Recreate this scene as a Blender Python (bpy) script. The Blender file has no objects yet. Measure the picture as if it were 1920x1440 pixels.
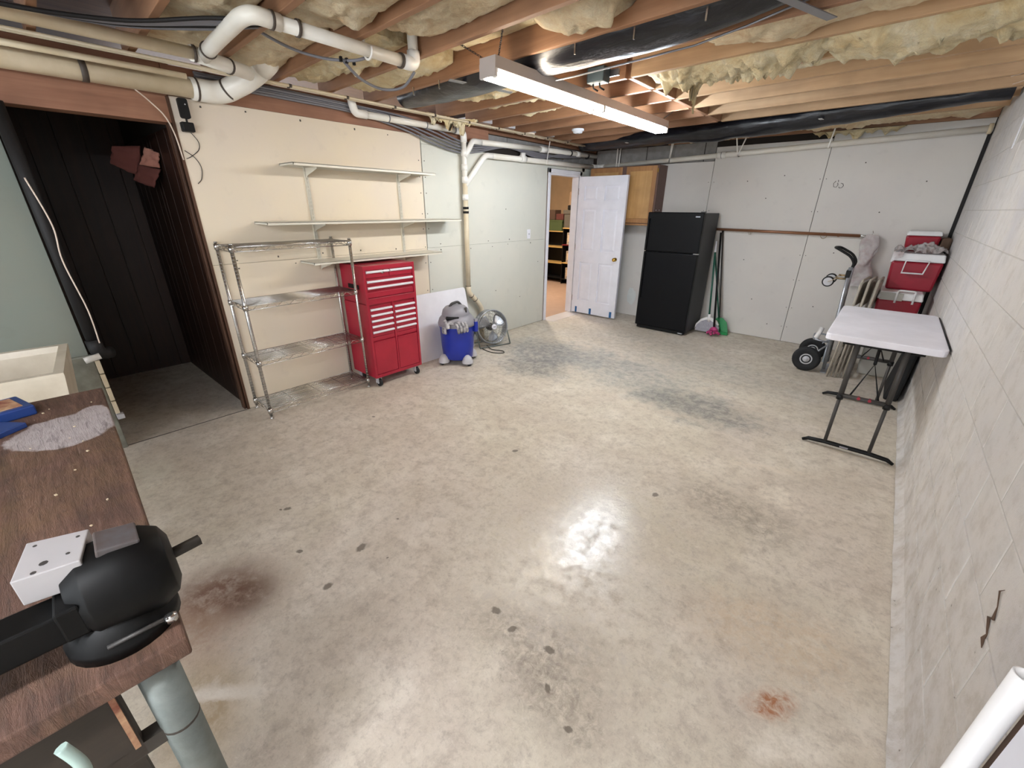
import bpy, math, random
from mathutils import Vector, Matrix, noise
random.seed(7)
PI = math.pi
C = bpy.context.scene.collection
sc = bpy.context.scene
# ---------------------------------------------------------------- camera, world, exposure
F_PX, PITCH, YAW, ROLL, CH = 783.4344, 0.3989, -0.7107, 0.0081, 1.615
fw = Vector((math.sin(YAW)*math.cos(PITCH), math.cos(YAW)*math.cos(PITCH), -math.sin(PITCH)))
r0 = Vector((math.cos(YAW), -math.sin(YAW), 0)); u0 = r0.cross(fw)
rt = math.cos(ROLL)*r0 + math.sin(ROLL)*u0; up = -math.sin(ROLL)*r0 + math.cos(ROLL)*u0
cam_d = bpy.data.cameras.new('camera'); cam = bpy.data.objects.new('camera', cam_d); C.objects.link(cam)
cam.matrix_world = Matrix(((rt.x, up.x, -fw.x, 0), (rt.y, up.y, -fw.y, 0), (rt.z, up.z, -fw.z, CH), (0, 0, 0, 1)))
cam_d.sensor_fit = 'HORIZONTAL'; cam_d.sensor_width = 36; cam_d.lens = 36*F_PX/1920
cam_d.clip_start = 0.02
sc.camera = cam
w = bpy.data.worlds.new('world'); sc.world = w; w.use_nodes = True
w.node_tree.nodes['Background'].inputs[0].default_value = (0.88, 0.94, 1.0, 1)
w.node_tree.nodes['Background'].inputs[1].default_value = 2.0
sc.view_settings.view_transform = 'Standard'; sc.view_settings.look = 'None'
sc.view_settings.gamma = 1; sc.view_settings.use_curve_mapping = False
sc.view_settings.exposure = 1.13
TUBE_NEAR, TUBE_FAR, TUBE_FILL = 31.0, 92.0, 92.0      # tube strengths, the last for the added fill fixture
XL, XR, YB, JZ = -3.827, 0.443, 6.421, 2.45

# ---------------------------------------------------------------- materials
def lin(h):
    h = h.lstrip('#'); v = [int(h[i:i+2], 16)/255 for i in (0, 2, 4)]
    return tuple(c/12.92 if c <= .04045 else ((c+.055)/1.055)**2.4 for c in v) + (1,)
class NT:
    def __init__(s, name):
        s.m = bpy.data.materials.new(name); s.m.use_nodes = True; s.t = s.m.node_tree
        s.b = s.t.nodes['Principled BSDF']
    def n(s, ty, **kw):
        x = s.t.nodes.new(ty)
        for k, v in kw.items():
            if k.startswith('i_'): x.inputs[k[2:].replace('_', ' ')].default_value = v
            else: setattr(x, k, v)
        return x
    def l(s, a, b): s.t.links.new(a, b)
    def coord(s, scale=(1, 1, 1), world=True, rot=(0, 0, 0)):
        if world: g = s.n('ShaderNodeNewGeometry').outputs['Position']
        else: g = s.n('ShaderNodeTexCoord').outputs['Object']
        mp = s.n('ShaderNodeMapping'); mp.inputs['Scale'].default_value = scale; mp.inputs['Rotation'].default_value = rot
        s.l(g, mp.inputs[0]); return mp.outputs[0]
    def noise(s, co, scale, detail=6, rough=.6, dist=0):
        x = s.n('ShaderNodeTexNoise'); x.inputs['Scale'].default_value = scale; x.inputs['Detail'].default_value = detail
        x.inputs['Roughness'].default_value = rough; x.inputs['Distortion'].default_value = dist
        s.l(co, x.inputs['Vector']); return x.outputs['Fac']
    def ramp(s, fac, stops, interp='LINEAR'):
        x = s.n('ShaderNodeValToRGB'); x.color_ramp.interpolation = interp
        while len(x.color_ramp.elements) < len(stops): x.color_ramp.elements.new(.5)
        for e, (p, c) in zip(x.color_ramp.elements, stops):
            e.position = p; e.color = c if len(c) == 4 else (c[0], c[0], c[0], 1)
        s.l(fac, x.inputs[0]); return x.outputs[0]
    def mix(s, fac, a, b, mode='MIX'):
        x = s.n('ShaderNodeMix', data_type='RGBA', blend_type=mode)
        for v, k in ((fac, 0), (a, 6), (b, 7)):
            if isinstance(v, (int, float)): x.inputs[k].default_value = v
            elif isinstance(v, tuple): x.inputs[k].default_value = v
            else: s.l(v, x.inputs[k])
        return x.outputs[2]
    def math(s, op, a, b=0, clamp=False):
        x = s.n('ShaderNodeMath', operation=op, use_clamp=clamp)
        for v, k in ((a, 0), (b, 1)):
            if isinstance(v, (int, float)): x.inputs[k].default_value = v
            else: s.l(v, x.inputs[k])
        return x.outputs[0]
    def bump(s, h, strength=.3, dist=.01):
        x = s.n('ShaderNodeBump'); x.inputs['Strength'].default_value = strength; x.inputs['Distance'].default_value = dist
        s.l(h, x.inputs['Height']); s.l(x.outputs[0], s.b.inputs['Normal'])
    def col(s, c): 
        if isinstance(c, tuple): s.b.inputs['Base Color'].default_value = c
        else: s.l(c, s.b.inputs['Base Color'])
    def blob(s, x, y, rx, ry, ang=0, ns=None, amt=.5):
        """soft elliptical mask on the floor plane, edge broken by noise"""
        g = s.n('ShaderNodeNewGeometry').outputs['Position']
        mp = s.n('ShaderNodeMapping'); mp.vector_type = 'TEXTURE'
        mp.inputs['Location'].default_value = (x, y, 0); mp.inputs['Rotation'].default_value = (0, 0, ang); mp.inputs['Scale'].default_value = (rx, ry, 1e3)
        s.l(g, mp.inputs[0])
        vm = s.n('ShaderNodeVectorMath', operation='LENGTH'); s.l(mp.outputs[0], vm.inputs[0])
        d = vm.outputs['Value']
        if ns is not None: d = s.math('ADD', d, s.math('MULTIPLY', s.math('SUBTRACT', ns, .5), amt))
        return s.math('SUBTRACT', 1.0, d, True)
def M(name, c, rough=.5, metal=0, c2=None, ns=8, amt=1.0, bump=0, bs=60, scale=(1, 1, 1), world=False, spec=.5, emis=None, es=0, alpha=None, coat=0, trans=0):
    t = NT(name); b = t.b
    b.inputs['Roughness'].default_value = rough; b.inputs['Metallic'].default_value = metal
    b.inputs['Specular IOR Level'].default_value = spec
    c = lin(c) if isinstance(c, str) else c
    co = t.coord(scale, world)
    if c2:
        f = t.ramp(t.noise(co, ns), [(.35, (0,)), (.65, (1,))])
        t.col(t.mix(t.math('MULTIPLY', f, amt), c, lin(c2)))
    else:
        f = t.noise(co, 5, 3)   # faint unevenness
        k = tuple(x*.9 for x in c[:3]) + (1,)
        t.col(t.mix(t.ramp(f, [(.3, (0,)), (.7, (1,))]), c, k))
    if bump: t.bump(t.noise(co, bs, 4), bump, .004)
    if emis: b.inputs['Emission Color'].default_value = lin(emis); b.inputs['Emission Strength'].default_value = es
    if alpha is not None: b.inputs['Alpha'].default_value = alpha
    if coat: b.inputs['Coat Weight'].default_value = coat
    if trans: b.inputs['Transmission Weight'].default_value = trans
    return t.m
def wood(name, c1, c2, axis=0, rough=.65, fine=60, contrast=1.0, world=True):
    t = NT(name); sca = [fine*.35]*3; sca[axis] = fine*.02
    co = t.coord(tuple(sca), world)
    f = t.noise(co, 1.0, 8, .65, .6)
    co2 = t.coord((1.5, 1.5, 1.5), world)
    g = t.noise(co2, 2, 3)
    col = t.mix(t.ramp(f, [(.3, (0,)), (.7, (1,))]), lin(c1), lin(c2))
    col = t.mix(t.math('MULTIPLY', t.ramp(g, [(.35, (0,)), (.7, (1,))]), .35*contrast), col, tuple(x*.45 for x in lin(c2)[:3])+(1,))
    t.col(col); t.b.inputs['Roughness'].default_value = rough; t.bump(f, .25, .003)
    return t.m
# floor -------------------------------------------------
def floor_mat():
    t = NT('concrete_floor'); co = t.coord()
    n1 = t.noise(co, .55, 8, .6, .3); n2 = t.noise(co, 2.6, 12, .72, .3); n3 = t.noise(co, 13, 12, .75, .2); n4 = t.noise(co, 70, 3, .6)
    col = t.ramp(n1, [(.3, lin('#c8beb1')), (.45, lin('#cfc7b6')), (.6, lin('#d4cabe')), (.75, lin('#c9c4b8'))])
    col = t.mix(t.math('MULTIPLY', t.ramp(n2, [(.42, (0,)), (.62, (1,))]), .55), col, lin('#b8ac9c'))
    col = t.mix(t.math('MULTIPLY', t.ramp(n2, [(.36, (1,)), (.46, (0,))]), .5), col, lin('#ddd5c8'))
    col = t.mix(t.math('MULTIPLY', t.ramp(n3, [(.48, (0,)), (.64, (1,))]), .5), col, lin('#9a8e82'))
    n5 = t.noise(co, 38, 10, .8, .2)
    col = t.mix(t.math('MULTIPLY', t.ramp(n5, [(.52, (0,)), (.62, (1,))]), .35), col, lin('#8d8176'))
    col = t.mix(t.math('MULTIPLY', t.ramp(n5, [(.34, (1,)), (.43, (0,))]), .4), col, lin('#ece5dc'))
    col = t.mix(t.math('MULTIPLY', t.ramp(n3, [(.3, (1,)), (.4, (0,))]), .45), col, lin('#e6ded4'))
    brk = t.ramp(t.noise(co, 24, 10, .78, .5), [(.40, (.12,)), (.50, (.55,)), (.60, (1,))])
    def put(col, x, y, rx, ry, c, k, ang=0, a=1.2, nn=None, lo=.05, hi=.35):
        b = t.blob(x, y, rx*1.25, ry*1.25, ang, nn if nn is not None else n2, a*.8)
        f = t.math('MULTIPLY', t.ramp(b, [(0, (0,)), (.62, (1,))]), brk)
        return t.mix(t.math('MULTIPLY', f, min(1, k*1.05)), col, lin(c))
    # bluish grey wear in front of the door and along the middle
    soft = brk; brk = t.ramp(n3, [(.38, (.45,)), (.6, (1,))])
    col = put(col, -2.75, 4.0, .85, .45, '#77787a', .85, .1, 2.0)
    col = put(col, -2.62, 3.45, .45, .35, '#70706f', .75, .3, 2.2)
    col = put(col, -1.75, 3.95, 1.0, .5, '#8b8c88', .7, -.3, 2.4)
    col = put(col, -.88, 3.6, .55, .32, '#6f706d', .75, 0, 2.2)
    col = put(col, -1.1, 4.6, .9, .4, '#96958d', .5, 0, 2.2)
    col = put(col, -2.2, 5.0, 1.2, .5, '#8f8c84', .5, 0, 2.0)
    brk = soft
    soft = brk; brk = t.ramp(n3, [(.36, (.35,)), (.58, (1,))])
    # brown splash near the bench, yellowish old glue, pale scrapes
    col = put(col, -1.88, .18, .26, .20, '#6f4f40', .9, .9, 1.6, n3)
    col = put(col, -1.78, .26, .12, .12, '#5d4030', .6, .5, 2.2, n3)
    col = put(col, -1.75, .02, .24, .16, '#97765f', .6, .5, 2.0, n3)
    col = put(col, -1.38, -.02, .24, .14, '#a08a68', .75, -.3, 1.8, n3)
    col = put(col, -1.40, .05, .16, .03, '#ddd5ca', .9, .75, 2.6, n3, .1, .3)
    col = put(col, -1.44, .0, .14, .02, '#ddd5ca', .9, .75, 2.6, n3, .1, .3)
    brk = soft
    col = put(col, -3.27, .22, .16, .10, '#c9c4b6', .6, 0, 2.0, n3)
    col = put(col, -.33, 2.52, .30, .035, '#e2d9c9', .85, -.35, 3.0, n3, .1, .3)
    col = put(col, -.14, 2.65, .12, .12, '#e2d9c9', .85, -.5, 3.0, n3, .1, .3)
    col = put(col, -.25, 2.95, .25, .04, '#d8cbb8', .6, .4, 2.8, n3, .1, .3)
    col = put(col, -.31, 2.36, .35, .22, '#8f8478', .7, 0, 2.4)
    col = put(col, .10, 1.31, .10, .05, '#9c6038', .9, .9, 2.0, n3)
    col = put(col, .17, 1.20, .16, .05, '#e4dccf', .8, .8, 2.8, n3, .1, .3)
    col = put(col, .02, 1.6, .35, .2, '#c2a888', .5, .3, 2.0)
    col = put(col, -.70, .95, .35, .16, '#75695e', .6, .3, 3.0, n3, .1, .3)
    col = put(col, -.50, .82, .22, .12, '#75695e', .6, 0, 3.0, n3, .1, .3)
    col = put(col, -1.0, 1.35, .7, .4, '#d6cfc6', .5, 0, 3.0, n3, .1, .4)
    # small dark oil drops
    for x, y, r in ((-2.25, .63, .026), (-1.87, .53, .022), (-1.66, .75, .038), (-2.27, .6, .012), (-1.56, .52, .03), (-1.67, 1.98, .03), (-2.9, 1.6, .02),
                    (-.70, 2.17, .03), (-.89, .94, .03), (-.78, .92, .025), (-.61, .95, .03), (-1.7, 1.0, .010), (-1.5, .8, .008), (-.53, .83, .02), (-.4, .77, .02)):
        b = t.blob(x, y, r, r*.7, random.random()*3, n4, .8); col = t.mix(t.math('MULTIPLY', t.ramp(b, [(.1, (0,)), (.4, (1,))]), .8), col, lin('#5c5248'))
    # fine scratches
    cs = t.coord((3, .5, 1), True, (0, 0, .6)); sn = t.noise(cs, 9, 2, .5, 2.5)
    col = t.mix(t.math('MULTIPLY', t.ramp(sn, [(.495, (0,)), (.5, (1,)), (.505, (0,))]), .18), col, lin('#6d6257'))
    t.col(col)
    r = t.ramp(n2, [(.35, (.33,)), (.65, (.55,))]); r2 = t.ramp(n3, [(.45, (0,)), (.6, (.22,))])
    rr = t.math('ADD', r, r2)
    gl = t.ramp(t.blob(-.86, 1.68, .75, .62, .3, n3, 1.2), [(0, (0,)), (.5, (1,))])
    t.l(t.math('MAXIMUM', t.math('SUBTRACT', rr, t.math('MULTIPLY', gl, .30)), .13), t.b.inputs['Roughness'])
    h = t.math('ADD', t.math('MULTIPLY', n3, .5), t.math('MULTIPLY', n4, .35)); t.bump(h, .28, .006)
    return t.m
def block_mat():
    t = NT('painted_block'); co = t.coord()
    n1 = t.noise(co, 1.3, 6, .6); n2 = t.noise(co, 9, 8, .7); n3 = t.noise(co, 90, 3)
    col = t.ramp(n1, [(.35, lin('#c4c1c0')), (.55, lin('#cbc6c1')), (.7, lin('#bdbabb'))])
    col = t.mix(t.math('MULTIPLY', t.ramp(n2, [(.5, (0,)), (.68, (1,))]), .45), col, lin('#a9a39b'))
    gp = t.n('ShaderNodeNewGeometry').outputs['Position']; sx = t.n('ShaderNodeSeparateXYZ'); t.l(gp, sx.inputs[0])
    low = t.ramp(sx.outputs[2], [(.0, (1,)), (.9, (.15,))])
    col = t.mix(t.math('MULTIPLY', t.math('MULTIPLY', t.ramp(n2, [(.42, (0,)), (.6, (1,))]), low), .45), col, lin('#9d9284'))
    v = t.n('ShaderNodeTexVoronoi'); v.inputs['Scale'].default_value = 26; t.l(co, v.inputs['Vector'])
    pit = t.math('MULTIPLY', t.ramp(v.outputs['Distance'], [(.06, (1,)), (.12, (0,))]), t.ramp(n2, [(.52, (0,)), (.58, (1,))]))
    col = t.mix(t.math('MULTIPLY', pit, .8), col, lin('#6a6259'))
    t.col(col); t.b.inputs['Roughness'].default_value = .7
    t.bump(t.math('SUBTRACT', t.math('ADD', t.math('MULTIPLY', n2, .8), t.math('MULTIPLY', n3, .5)), pit), .55, .006)
    return t.m
def drywall_mat(name, c, c2):
    t = NT(name); co = t.coord()
    n1 = t.noise(co, 1.1, 5, .6); n2 = t.noise(co, 7, 5, .6)
    col = t.mix(t.ramp(n1, [(.35, (0,)), (.68, (1,))]), lin(c), lin(c2))
    col = t.mix(t.math('MULTIPLY', t.ramp(n2, [(.6, (0,)), (.75, (1,))]), .25), col, tuple(x*.75 for x in lin(c2)[:3])+(1,))
    t.col(col); t.b.inputs['Roughness'].default_value = .8; t.bump(t.noise(co, 120, 3), .08, .002)
    return t.m
def insul_mat(name, c1, c2, c3):
    t = NT(name); co = t.coord(); n1 = t.noise(co, 6, 8, .7, .6); n2 = t.noise(co, 30, 8, .75, .8)
    col = t.ramp(n1, [(.3, lin(c3)), (.5, lin(c1)), (.7, lin(c2))])
    col = t.mix(t.math('MULTIPLY', t.ramp(n2, [(.42, (0,)), (.66, (1,))]), .4), col, lin(c3))
    t.col(col); t.b.inputs['Roughness'].default_value = .95; t.b.inputs['Specular IOR Level'].default_value = .1
    t.b.inputs['Sheen Weight'].default_value = .3
    t.bump(t.math('ADD', n2, t.math('MULTIPLY', n1, .6)), .9, .03); return t.m
def bench_mat():
    t = NT('bench_wood'); co = t.coord((2.2, 14, 6)); n1 = t.noise(co, 1.6, 8, .7, .5); c3 = t.coord(); n2 = t.noise(c3, 11, 8, .75); n3 = t.noise(c3, 3.2, 6, .65)
    col = t.ramp(n1, [(.3, lin('#3a281e')), (.5, lin('#5a4034')), (.7, lin('#755748'))])
    col = t.mix(t.math('MULTIPLY', t.ramp(n3, [(.45, (0,)), (.65, (1,))]), .5), col, lin('#6b5232'))
    col = t.mix(t.math('MULTIPLY', t.ramp(n2, [(.55, (0,)), (.7, (1,))]), .6), col, lin('#3b2a22'))
    col = t.mix(t.math('MULTIPLY', t.ramp(n2, [(.28, (1,)), (.36, (0,))]), .6), col, lin('#a08874'))
    for x, y, rx, ry, a in ((-2.12, -.04, .19, .17, -.25), (-2.2, .03, .14, .07, -.1)):
        b = t.blob(x, y, rx, ry, a, n3, .9)
        col = t.mix(t.ramp(b, [(.10, (0,)), (.16, (1,))]), col, t.mix(t.ramp(n2, [(.4, (0,)), (.7, (1,))]), lin('#aaa1a0'), lin('#948b88')))
    cs = t.coord((9, 60, 9)); f4 = t.noise(cs, 1.0, 6, .75, .6)
    col = t.mix(t.math('MULTIPLY', t.ramp(f4, [(.52, (0,)), (.66, (1,))]), .55), col, lin('#2c1f18'))
    col = t.mix(t.math('MULTIPLY', t.ramp(f4, [(.30, (1,)), (.40, (0,))]), .45), col, lin('#8f776a'))
    t.col(col); t.b.inputs['Roughness'].default_value = .75; t.bump(t.math('ADD', t.math('ADD', n1, n2), f4), .6, .008); return t.m
def duct_mat():
    t = NT('black_duct_film'); co = t.coord((3, 12, 12)); n1 = t.noise(co, 2, 6, .6, .8)
    col = t.mix(t.ramp(n1, [(.5, (0,)), (.8, (1,))]), lin('#15161c'), lin('#34363f'))
    c2 = t.coord(); b1 = t.n('ShaderNodeTexBrick'); b1.inputs['Scale'].default_value = 1
    mp = t.n('ShaderNodeMapping'); mp.inputs['Scale'].default_value = (14, 70, 1); t.l(c2, mp.inputs[0]); n2 = t.noise(mp.outputs[0], 3, 2)
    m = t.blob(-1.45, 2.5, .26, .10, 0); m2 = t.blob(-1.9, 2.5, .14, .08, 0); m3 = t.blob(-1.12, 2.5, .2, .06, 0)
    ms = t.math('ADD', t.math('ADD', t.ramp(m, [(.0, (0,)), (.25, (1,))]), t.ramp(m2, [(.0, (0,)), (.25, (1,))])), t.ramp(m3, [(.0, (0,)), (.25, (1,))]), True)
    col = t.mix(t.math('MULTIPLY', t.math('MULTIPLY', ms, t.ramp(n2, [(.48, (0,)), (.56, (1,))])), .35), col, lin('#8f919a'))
    t.col(col); t.b.inputs['Roughness'].default_value = .28; t.bump(n1, .5, .01); return t.m

m_floor = floor_mat(); m_block = block_mat()
m_mortar = M('mortar', '#b9b4ae', .9, bump=.5, bs=80)
m_dwA = drywall_mat('drywall_cream', '#dccfb8', '#d6cabb'); m_dwB = drywall_mat('drywall_grey', '#cfcdc2', '#c6c7be')
m_dwC = drywall_mat('drywall_back', '#d8d4ce', '#d0ccc8')
m_green = drywall_mat('wall_green_grey', '#727a72', '#7b7b6f')
m_dark = M('dark_gap', '#241d18', .9)
m_joist = wood('joist_wood', '#a87e5e', '#8c6448', 0); m_joistR = wood('joist_pale', '#c6a580', '#b08e6a', 0)
m_beam = wood('beam_wood', '#a0735a', '#865c46', 1); m_sub = wood('subfloor', '#8a6248', '#6d4a36', 1)
m_stain = wood('dark_panelling', '#3a2014', '#22120a', 2, .5); m_stud = wood('dark_stud', '#5a3a26', '#3a2417', 2)
m_ins = insul_mat('insulation_yellow', '#f3e2b6', '#fcf3da', '#dcbd80'); m_insP = insul_mat('insulation_pale', '#f2dfb8', '#fbefd2', '#d6b07c')
m_insK = M('insulation_facing', '#9a6a58', .9, c2='#7d4f40', ns=9, bump=.5, bs=20)
m_bench = bench_mat(); m_benchd = wood('bench_dark', '#3a3026', '#2a231c', 1)
m_pvc = M('pvc_white', '#e6e3dc', .35, c2='#d9d2c2', ns=3, amt=.6); m_pvcO = M('pvc_aged', '#dccfb6', .4, c2='#c4b392', ns=4, amt=.8)
m_pvcC = M('pvc_fitting', '#efece6', .3)
m_cem = M('pipe_cement_ring', '#4a4038', .6)
m_cab = M('cable_grey', '#75747a', .45); m_cabD = M('cable_dark', '#1c1a1a', .6, spec=.3)
m_duct = duct_mat(); m_tape = M('foil_tape', '#8c8c90', .4, .6)
m_steel = M('galvanised', '#7c827e', .5, .4, c2='#666c68', ns=10, bump=.2)
m_chrome = M('chrome', '#c9c7c4', .22, .95); m_alu = M('aluminium', '#b9bdc4', .35, .75, c2='#9ea2aa', ns=12)
m_red = M('tool_chest_red', '#a51f34', .38, c2='#971a2f', ns=4, bump=.05); m_redD = M('cooler_red', '#960f28', .42)
m_white = M('white_paint', '#e7e6ec', .4); m_wplas = M('white_plastic', '#e9e6e4', .35); m_door = M('door_white', '#e3e4ee', .45)
m_table = M('table_plastic', '#eceaf2', .55, bump=.12, bs=200); m_tableS = M('table_rim', '#ddd7cc', .5)
m_black = M('black_plastic', '#0b0b0c', .55, spec=.3); m_blackG = M('fridge_black', '#040509', .42, bump=.15, bs=260, spec=.2)
m_fside = M('fridge_side', '#26272a', .5, bump=.3, bs=180)
m_dgrey = M('dark_grey_paint', '#3d3a38', .5); m_grey = M('grey_plastic', '#8e8c93', .45); m_lgrey = M('light_grey_plastic', '#bdbcc0', .5)
m_blue = M('vac_blue', '#1a2f9a', .35); m_shelf = M('shelf_white', '#d9d4c6', .45); m_lid = M('cooler_white', '#e6e5e6', .35)
m_rubber = M('rubber', '#17171a', .75, bump=.4, bs=120); m_brass = M('brass', '#c7a24c', .25, .95); m_tapeB = M('blue_tape', '#1d5d94', .7)
m_oak = wood('oak', '#bb8a5a', '#9c6e44', 2, .4, 45); m_oakP = wood('oak_panel', '#d0a670', '#b58750', 2, .35, 28, 1.3); m_cabS = M('cabinet_side_brown', '#6b5149', .6)
m_copper = M('closet_rod', '#8d6145', .35, .3); m_green2 = M('green_plastic', '#178a4a', .4); m_pink = M('magenta_yarn', '#a3285f', .9, c2='#c95288', ns=30, bump=.8, bs=60)
m_teal = M('green_handle', '#1f5a48', .4); m_bristle = M('grey_bristle', '#8f8d96', .9, c2='#b3b1b8', ns=40, scale=(6, 6, 1))
m_beige = M('beige_metal', '#ada497', .5); m_bplas = M('thin_plastic_film', '#dcd9da', .22, c2='#b6a6a4', ns=9, bump=.8, bs=16, alpha=.8, trans=.2)
m_gold = M('caster_zinc', '#a08a6a', .35, .8); m_rod = M('cord_dark', '#3a3530', .6)
m_cyan = M('pale_cord', '#a9c0b8', .5); m_tile = M('pale_tile', '#ded7d3', .35); m_carpet = M('tan_floor', '#b59883', .8)
m_warmw = M('warm_wall', '#e2cbaa', .8); m_shelfw = M('blond_shelf', '#d9b36d', .5); m_shelfr = M('red_shelf', '#7a1c22', .5)
m_paper = M('paper_print', '#c9bba6', .7, c2='#8a7564', ns=60); m_grnbox = M('green_box', '#4c5b34', .7); m_gb = M('grey_carton', '#5f5a50', .6)
m_cyanw = M('curtain_blue', '#8fc0cf', .7); m_skin = M('glove_grey', '#c2bfc0', .9, c2='#5c5a60', ns=26, bump=.6)
m_blockU = M('block_grey', '#8f8d8b', .85, c2='#7f7c7a', ns=12, bump=.4)
m_glassW = M('smoke_white', '#dfe3ea', .4); m_jbox = M('junction_blue_grey', '#46545a', .5)
m_strap = M('pale_strap', '#c9c6c0', .5); m_fixt = M('fixture_enamel', '#b6aca6', .4); m_refl = M('fixture_reflector', '#7d7268', .5)
m_pinkI = M('pink_facing', '#c08a78', .9, c2='#a2695a', ns=6, bump=.4); m_kraft = M('brown_facing', '#6b3b34', .9)
m_bagb = M('bag_black', '#0d0d0f', .7, bump=.3); m_tote = M('tote_grey', '#b3b0a8', .5); m_cob = M('cobweb_fibre', '#cbb7a6', .9)
m_cordw = M('white_wire', '#d6c4b4', .5); m_plink = M('plinth_green', '#87897e', .7, c2='#6b675c', ns=9)
m_screw = M('screw_dark', '#4b453f', .6); m_patch = M('spackle', '#d8dcda', .6); m_dkbrown = M('dark_brown', '#5b4638', .9)
m_sink = M('sink_cream', '#cfc6b4', .4, c2='#b9ae9a', ns=4)
m_blockp = M('block_plastic', '#a5a2a2', .5)
m_vise = M('vise_iron', '#060606', .5, spec=.2)
m_vtop = M('vise_worn_face', '#56565a', .5, c2='#4a3a30', ns=12)
m_bluefr = M('blue_case', '#1e3a78', .4); m_tan = M('tan_label', '#c9a781', .6, c2='#7d3f2e', ns=14)

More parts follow.
